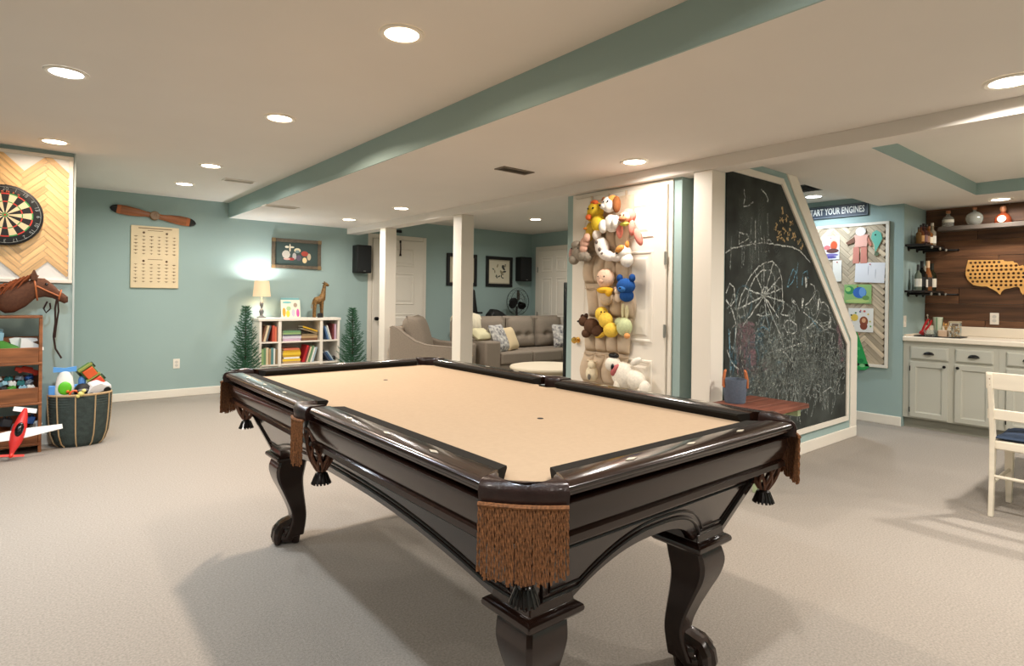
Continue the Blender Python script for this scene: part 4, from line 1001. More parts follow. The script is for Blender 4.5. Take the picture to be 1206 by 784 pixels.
# chalk strokes on the board, (x, z) along the stair wall
CHALK={'white':[[(3.861,1.181),(3.909,1.283),(3.991,1.388),(4.091,1.474),(4.21,1.525),(4.35,1.547),(4.448,1.512),(4.5,1.434),(4.519,1.323),(4.515,1.243)],[(3.968,1.195),(4.007,1.314),(4.092,1.421),(4.211,1.479),(4.32,1.483),(4.385,1.431),(4.405,1.305),(4.375,1.195)],[(4.232,1.29),(4.366,1.532)],[(4.232,1.29),(4.225,1.533)],[(4.232,1.29),(4.091,1.466)],[(4.232,1.29),(4.476,1.434)],[(4.232,1.29),(3.95,1.336)],[(4.232,1.29),(4.502,1.346)],[(4.232,1.29),(4.555,1.243)],[(4.232,1.29),(3.861,1.188)],[(4.232,1.29),(3.928,1.063)],[(4.232,1.29),(4.113,1.195)],[(4.232,1.29),(4.513,0.954)],[(4.232,1.29),(4.307,1.024)],[(4.232,1.29),(4.459,1.123)],[(4.206,1.325),(4.23,1.352),(4.286,1.35),(4.293,1.316),(4.25,1.287),(4.207,1.272),(4.195,1.299),(4.206,1.325)],[(4.521,1.275),(4.54,1.194),(4.491,1.147),(4.626,1.137)],[(4.305,0.853),(4.433,0.87),(4.633,0.885),(4.919,0.915)],[(4.465,0.876),(4.583,0.839),(4.688,0.768),(4.743,0.698)],[(4.875,1.16),(5.026,1.108),(5.184,1.053),(5.286,1.007)],[(4.934,1.024),(5.104,1.09),(5.219,1.211),(5.177,1.281)],[(4.543,1.066),(4.593,1.094),(4.679,1.096),(4.761,1.062),(4.77,1.012),(4.7,0.989),(4.596,1.008),(4.543,1.066)],[(5.199,1.237),(5.279,1.247),(5.363,1.193),(5.387,1.103),(5.348,1.014),(5.266,0.999)],[(4.999,1.399),(5.076,1.375),(5.097,1.315),(5.003,1.254),(4.91,1.219)],[(3.774,1.196),(3.816,1.138),(3.845,1.065),(3.833,0.992),(3.808,0.907)],[(3.705,1.295),(3.756,1.368),(3.811,1.34),(3.827,1.253),(3.774,1.21),(3.706,1.253)],[(5.454,0.976),(5.436,0.886),(5.375,0.798),(5.336,0.729)],[(5.262,0.468),(5.343,0.487),(5.431,0.503)],[(4.129,1.15),(4.236,1.133),(4.329,1.148)],[(4.427,1.068),(4.512,0.97),(4.566,0.839),(4.536,0.712)],[(4.901,0.89),(4.886,0.756),(4.926,0.652)],[(4.701,0.964),(4.687,0.833),(4.707,0.734)],[(3.915,1.019),(3.905,0.873),(3.95,0.752)],[(3.728,0.91),(3.783,0.821),(3.894,0.756)],[(3.689,1.576),(3.77,1.61),(3.9,1.633),(4.036,1.657),(4.199,1.681),(4.348,1.684),(4.504,1.678),(4.643,1.682),(4.764,1.667),(4.89,1.623),(4.994,1.57)],[(4.096,1.837),(4.094,1.733),(4.093,1.62)],[(3.869,1.736),(3.866,1.646),(3.938,1.671),(4.005,1.701),(3.975,1.724),(3.869,1.731)],[(4.046,1.684),(4.026,1.662),(4.076,1.665),(4.092,1.692)],[(4.146,1.696),(4.137,1.675),(4.188,1.678),(4.198,1.705),(4.177,1.714)],[(4.222,1.733),(4.23,1.681)],[(4.262,1.683),(4.272,1.705),(4.315,1.713),(4.326,1.693)],[(4.168,2.073),(4.231,2.049),(4.274,2.012),(4.264,1.99)],[(3.929,2.042),(3.94,1.983),(3.922,1.921),(3.999,1.939),(4.058,1.966)]],'blue':[[(4.593,1.348),(4.635,1.439),(4.703,1.515),(4.739,1.475),(4.688,1.408),(4.603,1.357)],[(4.772,1.559),(4.757,1.459),(4.767,1.36)],[(4.85,1.378),(4.865,1.48),(4.939,1.499),(4.96,1.432)],[(4.132,1.043),(4.238,1.056),(4.332,1.023),(4.318,0.977)],[(4.968,1.143),(5.105,1.055),(5.226,0.991)],[(3.751,1.052),(3.76,0.909),(3.785,0.764)]],'pink':[[(3.888,1.02),(3.904,0.902),(3.895,0.727)],[(3.971,1.047),(3.99,0.869),(3.98,0.691)],[(4.058,1.03),(4.077,0.864),(4.111,0.696)],[(5.56,1.046),(5.609,0.897),(5.659,0.71)],[(3.873,1.035),(3.971,1.055),(4.087,1.037)]],'thick':[[(4.922,1.448),(4.924,1.363)],[(4.871,1.27),(4.855,1.194)],[(5.158,1.272),(5.149,1.176)],[(5.399,1.112),(5.39,1.013)],[(4.692,1.252),(4.728,1.235)],[(5.01,1.014),(5.031,0.953)],[(5.051,0.901),(5.046,0.832)]],'leaf':[(4.497,1.951),(4.567,1.897),(4.487,1.873),(4.399,1.817),(4.65,1.866),(4.456,1.773),(4.535,1.801),(4.616,1.797),(4.514,1.723),(4.594,1.756),(4.7,1.775),(4.787,1.731),(4.837,1.694),(4.446,1.734),(4.689,1.758)]}
# ------------------------------------------------------------------ toy organizer on the closet door
OM = Mx(3.5645, 3.375)
og = thing('toy_organizer', 'beige fabric pocket organizer hanging on the white closet door', 'organizer', (0,0,0)); og.matrix_world = OM
OW = .55
edge_l = lambda z: .03*math.sin(z*7.0)+.012*math.sin(z*17)+.03
g = G(); vs = []; fs = []; nz, nx = 40, 8
for i in range(nz+1):
    z = .50+1.55*i/nz
    for j in range(nx+1):
        x = edge_l(z)+(OW-.08+.02*math.sin(z*5+1))*j/nx; vs.append((x, -.016-.004*math.sin(j*2.1+z*9), z))
for i in range(nz):
    for j in range(nx): a = i*(nx+1)+j; fs.append((a, a+1, a+nx+2, a+nx+1))
o = build('back_sheet', g.add(vs, fs), 'organizer', og, smooth=80); md = o.modifiers.new('t','SOLIDIFY'); md.thickness = .003
for x in (.08,.27,.44):
    build('door_strap', G().bx(x-.008,x+.008,-.020,-.0125,2.02,2.088), 'organizer', og); 
    build('door_hook', G().bx(x-.006,x+.006,-.0125,-.009,2.035,2.0865), 'steel', og)
pz = [1.86,1.60,1.33,1.05,.80]
for r_, zt_ in enumerate(pz):
    for c in range(4):
        w_ = .118; x0 = edge_l(zt_-.1)+.004+c*(OW-.09)/4; R = []
        for q in range(9):
            t = q/8; z = zt_-.225*t; dep = (.016+.062*math.sin(PI*min(1,(1-t)*.75+.25))**1.2*(1-t*.55))
            xx = edge_l(z)-edge_l(zt_-.1)
            R.append([(x0+xx+w_/2-w_/2*math.cos(a)*(1-.06*t), -.018-dep*math.sin(a)*(1 if t < .98 else .3), z+.012*math.cos(a*2)*(1 if q == 0 else 0)) for a in [PI*k/10 for k in range(11)]])
        o = build('pocket', G().loft(R, cap=False, closed=False), 'organizer', og, smooth=80); md = o.modifiers.new('t','SOLIDIFY'); md.thickness = .0025
    build('hem', G().tube([(edge_l(zt_)+.004+(OW-.09)*k/20, -.022-.050*abs(math.sin(PI*4*k/20)), zt_+.002) for k in range(21)], .004, 5), 'organizer', og)
# plush toys: (y, z) on the door, all a little in front of the pockets
def plush_mat(rgb): n = 'plush_%d_%d_%d' % rgb; return MATS.get(n) or mat(n, rgb, .95, noise=(70,.10), bump=(260,.35), spec=.15)
def plush(name, y, z, label, blobs, x=3.462):
    """blobs: part name -> (rgb, [ (dx right, out, dz, rx, ry, rz[, tilt]) ... ]) in metres"""
    t = thing(name, label, 'plush toy', (x, y, z), -PI/2, group='plush toys in the door organizer')
    k = 1.18; single = {'ears': 'ear', 'eyes': 'eye', 'leg': 'leg', 'spots': 'spot', 'ear': 'ear', 'crest': 'crest', 'patch': 'patch'}
    for nm, (rgb, bl) in blobs.items():
        groups = [[b] for b in bl] if nm in single else [bl]
        for gr in groups:
            g = G()
            for b in gr:
                M = Matrix.Translation((b[0]*k, -b[1]*k, b[2]*k)) @ Matrix.Rotation(b[6] if len(b) > 6 else 0, 4, 'Y')
                g.ell((0,0,0), [q*k for q in b[3:6]], 14, 10, M=M)
            build(single.get(nm, nm), g, plush_mat(rgb) if rgb != (20,20,20) else 'black_gloss', t, smooth=80)
    return t
K = (20,20,20)
def eyes(dx, out, dz, s=.007): return (K, [(-dx,out,dz,s,s*.7,s),(dx,out,dz,s,s*.7,s)])
plush('plush_bird', 3.175, 1.945, 'yellow plush bird with orange crest at the top of the organizer', {
 'body': ((232,196,60), [(0,0,0,.062,.05,.062),(.035,.01,-.085,.05,.045,.06),(-.04,.0,-.03,.03,.03,.04)]), 'crest': ((226,110,60), [(.0,.01,.055,.03,.02,.018),(.02,.02,.05,.02,.02,.016),(-.02,.045,-.045,.022,.02,.02)]), 'eyes': eyes(.022,.05,.012)})
plush('plush_puppy', 3.0, 1.975, 'white plush puppy with one brown ear at the top of the organizer', {
 'body': ((236,230,220), [(-.012,.02,.0,.048,.05,.052),(-.03,.055,-.012,.025,.02,.02),(0,.0,-.12,.06,.045,.06),(-.05,.03,-.14,.03,.03,.045),(.06,.03,-.125,.03,.03,.045)]), 'ear': ((136,84,48), [(.048,.015,-.005,.026,.03,.055),(-.035,.045,.03,.014,.012,.02)]), 'cap_patch': ((214,150,80), [(.012,.01,.03,.035,.04,.03)]), 'nose': (K, [(-.042,.074,-.008,.009,.007,.007)]), 'eyes': eyes(.017,.066,.014,.006)})
plush('plush_lion', 2.845, 1.835, 'pink plush lion with a fringe mane and dangling legs', {
 'mane': ((226,140,124), [(0,.0,.03,.058,.04,.05),(-.05,.02,-.06,.022,.022,.05),(.05,.02,-.05,.022,.022,.05),(.10,.02,-.11,.025,.022,.06,-.4)]), 'face': ((238,176,150), [(0,.035,.02,.04,.025,.034)]), 'snout': ((196,120,84), [(.0,.055,.008,.03,.018,.016)]), 'collar': ((206,200,90), [(0,.035,-.022,.034,.024,.014)]), 'eyes': eyes(.015,.06,.032,.005)})
plush('plush_duckling', 3.215, 1.80, 'small mustard plush duckling tucked below the yellow bird', {
 'body': ((196,166,70), [(0,0,0,.045,.035,.05),(-.012,.01,-.045,.03,.03,.035)]), 'bill': ((224,140,60), [(-.02,.04,.006,.016,.012,.008)])})
plush('plush_elephant', 3.335, 1.625, 'grey plush elephant with pink trunk leaning out of the organizer', {
 'body': ((150,140,126), [(0,0,0,.07,.05,.062),(-.015,.02,.05,.045,.035,.03),(.055,.02,-.03,.045,.04,.035),(-.04,.02,-.05,.04,.035,.035),(.09,.02,-.04,.03,.03,.03)]), 'ear': ((190,150,140), [(-.075,.0,-.01,.022,.03,.05)]), 'trunk': ((222,176,154), [(.07,.03,.06,.035,.028,.04,.5),(.10,.04,.09,.026,.024,.03),(.06,.03,.02,.03,.025,.03)]), 'eyes': eyes(.03,.055,.025,.006)})
plush('plush_calf', 3.10, 1.655, 'white spotted plush calf lying across the second row of pockets', {
 'body': ((236,226,216), [(0,0,0,.05,.045,.075,-.35),(-.03,.02,.08,.03,.03,.035),(.06,.02,-.06,.07,.04,.035,.3),(.14,.015,-.075,.05,.03,.03)]), 'spots': ((120,108,100), [(-.012,.042,.03,.012,.008,.012),(.02,.046,-.02,.012,.008,.014),(.05,.05,-.05,.014,.012,.01)]), 'ear': ((226,190,176), [(-.05,.01,.115,.012,.01,.022),(-.01,.01,.118,.012,.01,.022)])})
plush('plush_corgi', 2.875, 1.60, 'small tan and white plush dog peeking over a pocket rim', {
 'body': ((240,232,220), [(0,0,0,.05,.04,.045),(.02,.0,-.05,.045,.035,.045)]), 'patch': ((214,150,80), [(-.012,.03,.02,.036,.022,.024,-.5),(.03,.01,.05,.016,.012,.022)]), 'nose': (K, [(-.025,.045,-.006,.008,.006,.006)])})
plush('plush_doll', 3.05, 1.385, 'round faced peach plush doll with a yellow scarf', {
 'head': ((232,196,170), [(0,.01,.02,.066,.05,.066)]), 'muzzle': ((226,182,156), [(.0,.05,.0,.022,.014,.016)]), 'scarf': ((232,180,56), [(0,.015,-.058,.062,.045,.024),(.045,.03,-.072,.025,.02,.028)]), 'body': ((214,190,160), [(0,0,-.11,.05,.04,.05)]), 'eyes': eyes(.026,.054,.03,.005)})
plush('plush_bear', 2.848, 1.345, 'plain blue plush bear with round ears in the third row', {
 'body': ((40,84,150), [(0,.01,.0,.066,.05,.052),(0,.0,-.06,.05,.04,.04)]), 'ears': ((34,72,132), [(-.05,.01,.052,.022,.02,.026),(.05,.01,.052,.022,.02,.026)]), 'muzzle': ((58,110,176), [(0,.05,-.018,.03,.018,.02)]), 'nose': (K, [(0,.068,-.012,.009,.006,.006)])})
plush('plush_paw_toy', 2.93, 1.265, 'small cream plush mouse between the doll and the blue bear', {
 'body': ((236,214,190), [(0,0,0,.026,.024,.034),(0,.01,.035,.02,.02,.02)]), 'ears': ((230,190,170), [(-.016,.01,.055,.01,.006,.01),(.016,.01,.055,.01,.006,.01)])})
plush('plush_beaver', 3.20, 1.03, 'dark brown shaggy plush beaver in the fourth row', {
 'body': ((92,66,50), [(0,0,0,.06,.045,.055),(-.065,.01,.03,.035,.035,.035),(.06,.0,-.03,.05,.04,.04),(-.03,.02,-.05,.035,.03,.03)]), 'ears': ((70,50,38), [(-.085,.0,.06,.016,.014,.018),(-.05,.0,.068,.016,.014,.018)]), 'nose': (K, [(-.085,.042,.03,.009,.008,.007)])})
plush('plush_caterpillar', 3.03, 1.065, 'long yellow plush caterpillar bent over the fourth row', {
 'body': ((234,196,80), [(-.045,.01,.055,.045,.045,.05),(0,.02,.015,.05,.046,.055,-.5),(.045,.02,-.045,.055,.046,.05)]), 'tail': ((222,180,70), [(-.06,.0,-.085,.05,.02,.018,-.35)]), 'eyes': eyes(.014,.05,.07,.006)})
plush('plush_rabbit', 2.868, 1.04, 'pale green plush rabbit with upright ears in the fourth row', {
 'body': ((198,206,160), [(0,0,0,.055,.045,.06),(-.03,.01,.03,.035,.03,.03)]), 'ears': ((222,212,170), [(-.012,.0,.10,.012,.012,.05),(.02,.0,.095,.012,.012,.045)]), 'foot': ((226,160,100), [(.04,.02,-.055,.02,.02,.018)])})
plush('plush_dog', 2.87, .70, 'large white plush dog with a black ear in the lowest pocket row', {
 'body': ((236,228,212), [(0,.0,-.02,.09,.055,.085,.3),(-.07,.02,.045,.055,.05,.05),(.10,.0,-.04,.075,.05,.06,.5),(.17,.0,-.085,.035,.04,.05)]), 'leg': ((228,218,200), [(-.02,.03,-.10,.028,.03,.06),(.15,.02,-.13,.028,.03,.05)]), 'tail': ((238,230,216), [(.10,.0,.075,.045,.022,.022,-.5)]), 'ear': (K, [(-.065,.02,.10,.038,.03,.022),(-.035,.065,.03,.012,.01,.024)]), 'collar': ((196,110,110), [(-.035,.03,.01,.02,.045,.045,.5)])})
plush('plush_lamb', 3.19, .655, 'small cream plush lamb at the bottom corner of the organizer', {
 'body': ((226,212,182), [(0,0,0,.045,.04,.055),(.01,.01,.06,.03,.03,.032)]), 'ears': ((210,190,160), [(-.022,.01,.085,.018,.01,.008),(.04,.01,.085,.018,.01,.008)]), 'label_patch': ((110,104,96), [(.01,.038,-.02,.014,.005,.02)])})
# ------------------------------------------------------------------ chalkboard
CB = thing('chalkboard', 'black chalkboard with a sloping edge and chalk drawings on the stair wall', 'chalkboard', (4.7, 2.19, .2))
def cbx(g): 
    g.v = [v-Vector((4.7,2.19,.2)) for v in g.v]; return g
blk = [(3.702,.211),(5.752,.211),(5.745,.860),(4.476,2.147),(3.702,2.147)]
fro = [(3.702,.168),(5.797,.168),(5.797,.884),(4.496,2.196),(3.702,2.196)]
build('board', cbx(G().prism(blk, 2.180, 2.1895)), 'chalkboard', CB, smooth=0)
for k in (0,1,2,3):
    a, b = k, k+1
    build('frame_strip', cbx(G().prism([fro[a], fro[b], blk[b], blk[a]], 2.168, 2.1895)), 'trim_white', CB, smooth=0, bevel=.002)
def chalk_lines(paths, w, jitter=0):
    g = G()
    for p in paths:
        q = []
        for a, b in zip(p, p[1:]):
            n = max(2, int(math.hypot(b[0]-a[0], b[1]-a[1])/.03))
            for i in range(n): q.append((a[0]+(b[0]-a[0])*i/n+random.uniform(-jitter,jitter), a[1]+(b[1]-a[1])*i/n+random.uniform(-jitter,jitter)))
        q.append(p[-1]); L = []; R = []
        for i in range(len(q)):
            a = q[max(0,i-1)]; b = q[min(len(q)-1,i+1)]; dx, dz = b[0]-a[0], b[1]-a[1]; l = math.hypot(dx,dz) or 1; ww = w*random.uniform(.6,1.2)
            L.append((q[i][0]-dz/l*ww, q[i][1]+dx/l*ww)); R.append((q[i][0]+dz/l*ww, q[i][1]-dx/l*ww))
        n = len(q); vs = [(x, 2.1792, z) for x, z in L]+[(x, 2.1792, z) for x, z in R]
        g.add(vs, [(i, i+1, n+i+1, n+i) for i in range(n-1)])
    return cbx(g)
def chalk_mat(name, rgb, lo=.18, hi=.85):
    m = mat(name, rgb, .95, spec=.05); nt = m.node_tree; N = nt.nodes
    nz = N.new('ShaderNodeTexNoise'); nz.inputs['Scale'].default_value = 60; nz.inputs['Detail'].default_value = 4
    cr = N.new('ShaderNodeValToRGB'); cr.color_ramp.elements[0].position = .40; cr.color_ramp.elements[0].color = (lo,lo,lo,1); cr.color_ramp.elements[1].position = .62
    cr.color_ramp.elements[1].color = (hi,hi,hi,1)
    tc = N.new('ShaderNodeTexCoord'); nt.links.new(tc.outputs['Object'], nz.inputs[0]); nt.links.new(nz.outputs[0], cr.inputs[0]); nt.links.new(cr.outputs[0], N['Principled BSDF'].inputs['Alpha'])
chalk_mat('chalk_white', (206,210,204), .3, .95); chalk_mat('chalk_blue', (120,165,185)); chalk_mat('chalk_pink', (178,130,140)); chalk_mat('chalk_yellow', (228,198,146))
chalk_mat('chalk_faint', (176,184,178), .05, .5); chalk_mat('chalk_faint_blue', (110,160,180), .04, .4); chalk_mat('chalk_faint_pink', (182,140,150), .06, .45)
random.seed(5)
for nm, key, mm, ww in (('chalk_drawing','white','chalk_white',.0055),('chalk_marks','thick','chalk_white',.016),('blue_chalk','blue','chalk_blue',.006),('pink_chalk','pink','chalk_faint_pink',.045)):
    build(nm, chalk_lines(CHALK[key], ww, .004), mm, CB, smooth=0, kind='stuff')
sm = [[(x,z),(x+random.uniform(-.1,.1),z-random.uniform(.1,.25)),(x+random.uniform(-.1,.1),z-random.uniform(.25,.4))] for x, z in [(random.uniform(3.85,5.35),random.uniform(.75,1.05)) for _ in range(40)]+[(random.uniform(3.8,4.4),random.uniform(1.6,2.05)) for _ in range(10)]]
chalk_mat('chalk_smear', (150,158,152), .0, .16)
build('chalk_smear', chalk_lines(sm, .04, .0), 'chalk_smear', CB, smooth=0, kind='stuff')
# scribbled shading in the lower half of the board
sc = {'white': [], 'blue': [], 'pink': []}
for i in range(420):
    x = random.uniform(3.74,5.70); z = min(random.gauss(.80,.22), 1.3); zmax = 2.147-(x-4.476)*1.014 if x > 4.476 else 2.1
    if z > zmax-.12 or z < .4: continue
    L = random.uniform(.08,.34); k = random.random(); p = [(x,z)]
    if k < .35: p += [(x+random.uniform(-.05,.05), z-L*.5), (x+random.uniform(-.08,.08), max(.24,z-L))]
    elif k < .75: r1, r2, ph = random.uniform(.03,.12), random.uniform(.03,.12), random.random()*6; p = [(x+r1*math.cos(a), z+r2*math.sin(a)) for a in [ph+.45*q for q in range(random.randint(6,15))]]
    else: p += [(x+random.uniform(.05,.14), z+random.uniform(-.08,.08)), (x+random.uniform(.15,.3), z+random.uniform(-.1,.1))]
    p = [(min(max(u,3.72),5.72), min(max(v,.23),2.147-max(0,u-4.45)*1.014-.03)) for u, v in p]
    sc['blue' if x < 4.4 and random.random() < .25 else 'pink' if (3.82 < x < 4.15 and .5 < z < 1 and random.random() < .45) else 'white'].append(p)
for i in range(26):
    x = random.uniform(4.0,5.6); z = random.uniform(.25,.5); sc['white'].append([(x,z+.12),(x+random.uniform(-.02,.02),z)])
for i in range(14):
    x = random.uniform(3.75,4.3); z = random.uniform(1.35,2.0); sc['white'].append([(x,z),(x+random.uniform(-.02,.02),z-random.uniform(.1,.3))])
for k, mm in (('white','chalk_faint'),('blue','chalk_faint_blue'),('pink','chalk_faint_pink')): build('chalk_scribble', chalk_lines(sc[k], .007, .003), mm, CB, smooth=0, kind='stuff')
lf = []
for (x, z) in CHALK['leaf']:
    for q in range(3):
        a = random.uniform(0,PI); lf.append([(x-.035*math.cos(a),z-.03*math.sin(a)),(x+.008,z+.006),(x+.035*math.cos(a),z+.03*math.sin(a))])
build('yellow_chalk_leaves', chalk_lines(lf, .007, .003), 'chalk_yellow', CB, smooth=0, kind='stuff')
# ------------------------------------------------------------------ bench with bucket below the chalkboard
SB = thing('wooden_bench', 'small bench with worn red brown top and pale green legs by the chalkboard', 'bench', (3.63, 1.925, 0))
bt = mat('bench_top', (106,60,44), .55, grain=((3,26,26),.4), rnd=.1)
for i in range(3):
    o = build('top_plank', G().bx(-.33,.325,-.067,.067,-.014,.014), bt, SB, bevel=.003); o.location = (0, -.137+.137*i, .566)
gl = mat('bench_green', (172,186,146), .6, noise=(9,.15))
for x in (-.24,.05): build('leg', G().bx(x-.022,x+.022,-.022,.022,0,.47), gl, SB, bevel=.003)
for x in (-.24,.05,.26): build('cross_batten', G().bx(x-.02,x+.02,-.17,.17,.50,.5515), gl, SB, bevel=.003)
build('beam', G().bx(-.28,.29,-.025,.025,.4702,.4998), gl, SB)
bu = thing('felt_bucket', 'blue grey felt bucket with tan leather handles on the bench', 'bucket', (3.585, 2.035, .5805))
build('body', G().lathe([(.062,0),(.066,.01),(.076,.145),(.078,.155),(.073,.155),(.07,.145),(.06,.012),(.001,.012)], n=30), 'blue_felt', bu)
for a0 in (-.9, 2.2):
    g = G(); c = [(.078*math.cos(a0+d), .078*math.sin(a0+d)) for d in (-.42,.42)]
    g.tube([(*c[0],.10),(*c[0],.155),(c[0][0]*.8+c[1][0]*.1,c[0][1]*.8+c[1][1]*.1,.20),((c[0][0]+c[1][0])*.42,(c[0][1]+c[1][1])*.42,.21),(c[1][0]*.8+c[0][0]*.1,c[1][1]*.8+c[0][1]*.1,.20),(*c[1],.155),(*c[1],.10)], .007, 8)
    build('handle', g, 'tan_leather', bu)
# ------------------------------------------------------------------ sign and notice board on the wall beyond the stairs
sg_ = thing('racing_sign', 'dark grey sign with white lettering above the notice board', 'sign', (0,0,0)); sg_.matrix_world = Mx(6.81, 3.145) @ Matrix.Translation((0,0,2.165))
SWD = .765; SH = .14
build('board', G().bx(0,SWD,-.018,-.0005,0,SH), flat((58,66,78),.5), sg_, bevel=.003)
g = G()
for q in ((.008,SWD-.008,.008,.012),(.008,SWD-.008,SH-.012,SH-.008),(.008,.012,.012,SH-.012),(SWD-.012,SWD-.008,.012,SH-.012)): g.bx(q[0],q[1],-.0195,-.018,q[2],q[3])
build('border_line', g, flat((150,160,165)), sg_, smooth=0)
text('lettering', 'START YOUR ENGINES', .100, Matrix.Translation((SWD-.034,-.018,SH/2+.001)) @ basis((0,0,0),(1,0,0),(0,0,1),(0,-1,0)), flat((226,226,220)), sg_, .0015, align='RIGHT', sx=.57, bold=.0018)
NB = thing('notice_board', 'white framed herringbone wood notice board on the blue wall', 'notice board', (0,0,0)); NB.matrix_world = Mx(6.81, 3.32) @ Matrix.Translation((0,0,.575))
NW, NH = 1.14, 1.51
build('backing', G().bx(0,NW,-.010,-.0005,0,NH), flat((120,104,84)), NB)
for q in ((0,NW,0,.03),(0,NW,NH-.03,NH),(0,.03,.03,NH-.03),(NW-.03,NW,.03,NH-.03)): build('frame_strip', G().bx(q[0],q[1],-.028,-.010,q[2],q[3]), 'trim_white', NB, bevel=.003)
random.seed(9)
herringbone(NB, .046, .24, (.031,NW-.031,.031,NH-.031), Matrix.Translation((0,-.0102,0)), 'greywash', t=.009, off=(.1,.0))
# papers and cut-outs pinned to it; (y0,y1,z0,z1) in the room
def sheet(name, y0, y1, z0, z1, rgb, label, cat, shapes=(), poly=None, tilt=0):
    t = thing(name, label, cat, (0,0,0)); cy, cz = (y0+y1)/2, (z0+z1)/2; w_, h_ = abs(y1-y0), z1-z0
    t.matrix_world = Mx(6.784, cy) @ Matrix.Translation((0,0,cz)) @ Matrix.Rotation(tilt,4,'Y')
    pts = [(-w_/2,-h_/2),(w_/2,-h_/2),(w_/2,h_/2),(-w_/2,h_/2)] if not poly else [(u*w_/2, v*h_/2) for u, v in poly]
    build('sheet', G().prism(pts, -.002, 0), flat(rgb,.8), t, smooth=0)
    for i, (u, v, a, b, c) in enumerate(shapes):
        build('printed_shape', G().lathe([(1,0),(1,.0006),(.01,.0006)], n=14, M=Matrix.Translation((u*w_/2,-.002-.0002*i,v*h_/2)) @ Matrix.Rotation(PI/2,4,'X') @ Matrix.Diagonal((a*w_/2,b*h_/2,1,1))), flat(c,.8), t)
    build('pin', G().lathe([(.006,0),(.006,.006),(.001,.008)], n=8, M=Matrix.Translation((0,-.002,h_/2*.82)) @ Matrix.Rotation(PI/2,4,'X')), flat((200,60,50)), t)
    return t
sheet('pinned_drawing', 2.83, 2.655, 1.71, 1.965, (228,228,232), 'white sheet with a red and purple painted motif pinned beside the sloping wall', 'drawing', ((.35,.25,.5,.5,(214,180,160)),(.35,.2,.4,.38,(196,84,48)),(.2,-.25,.75,.2,(96,60,56)),(-.45,.05,.4,.2,(206,110,110)),(0,-.6,.9,.12,(120,110,170)),(-.1,-.8,.8,.1,(90,80,150))))
sheet('pinned_note', 2.72, 2.63, 1.47, 1.70, (238,234,224), 'narrow white slip hanging below the red and purple drawing', 'note')
pb = thing('paper_figure', 'pink paper figure cut-out with white hair on the notice board', 'paper cut-out', (0,0,0)); pb.matrix_world = Mx(6.784, 2.445) @ Matrix.Translation((0,0,1.66))
build('torso', G().prism([(-.055,.17),(.06,.17),(.075,.30),(-.06,.30)], -.004, 0), flat((230,176,160),.8), pb); 
build('head', G().prism([(.05*math.cos(2*PI*k/16),.335+.045*math.sin(2*PI*k/16)) for k in range(16)], -.005, 0), flat((236,232,226),.8), pb)
for x in (-.045,.03): build('leg', G().prism([(x-.03,0),(x+.035,0),(x+.03,.175),(x-.025,.175)], -.004, 0), flat((208,136,120),.8), pb)
build('arm', G().prism([(-.06,.285),(-.05,.23),(-.13,.20),(-.145,.225)], -.004, 0), flat((120,84,66),.8), pb); build('arm', G().prism([(.07,.29),(.06,.24),(.09,.17),(.11,.19)], -.004, 0), flat((196,130,110),.8), pb)
pf = thing('paper_fish', 'teal painted paper fish cut-out at the top of the notice board', 'paper cut-out', (0,0,0)); pf.matrix_world = Mx(6.784, 2.285) @ Matrix.Translation((0,0,1.89))
build('body', G().prism([(-.02,-.12),(.02,-.04),(.045,.02),(.03,.08),(-.01,.11),(-.05,.085),(-.06,.03),(-.03,-.04)], -.004, 0), flat((110,184,164),.8), pf)
build('fin', G().prism([(-.02,-.11),(.02,-.13),(.0,-.16),(-.03,-.15)], -.004, 0), flat((96,110,84),.8), pf); build('eye', G().ell((-.02,-.004,.06),(.008,.003,.008)), 'black', pf)
sheet('pinned_page', 2.495, 2.215, 1.455, 1.665, (232,232,236), 'plain white written page at the middle of the notice board', 'note', ((-.1,.2,.02,.5,(190,190,200)),(.4,-.1,.02,.5,(200,200,206))), tilt=.04)
sheet('pinned_painting', 2.60, 2.335, 1.235, 1.435, (150,190,120), 'green and blue painted picture on the notice board', 'drawing', ((-.6,.4,.35,.45,(70,150,90)),(-.7,.5,.2,.25,(160,210,120)),(.15,.15,.5,.6,(60,110,190)),(.35,.2,.25,.5,(110,160,220)),(.0,-.75,.9,.2,(190,210,130)),(.6,-.4,.25,.25,(110,150,80))))
sheet('pinned_craft', 2.555, 2.315, .935, 1.185, (238,236,230), 'white sheet with colourful dots and a brown figure on the notice board', 'drawing', ((.25,-.1,.34,.42,(150,84,52)),(.25,-.5,.3,.32,(140,70,50)),(.25,-.02,.16,.2,(224,170,130)),(-.5,.2,.3,.3,(236,200,90)),(-.75,.4,.08,.07,(70,70,60)),(-.4,.6,.08,.07,(90,140,80)),(-.05,.7,.08,.07,(80,80,140)),(.3,.75,.1,.09,(220,120,110)),(.6,.5,.08,.07,(220,190,80)),(-.75,-.1,.07,.07,(120,90,60)),(-.6,-.55,.07,.07,(90,70,60)),(.75,-.1,.07,.07,(200,190,90)),(.8,-.5,.07,.07,(120,180,90))))
sheet('paper_leaf', 2.545, 2.345, .53, .945, (46,160,84), 'bright green painted paper cut-out hanging at the lower edge of the notice board', 'paper cut-out', ((-.3,-.3,.2,.1,(120,200,130)),(.2,-.5,.25,.1,(30,130,70)),(-.1,.1,.2,.08,(90,190,110)),(.3,-.75,.3,.09,(130,206,140)),(-.5,-.7,.2,.08,(30,130,70))), poly=[(-1,-.85),(-.3,-1),(.6,-.97),(1,-.8),(.75,-.5),(.3,.2),(-.2,.9),(-.6,1),(-1,.8)])
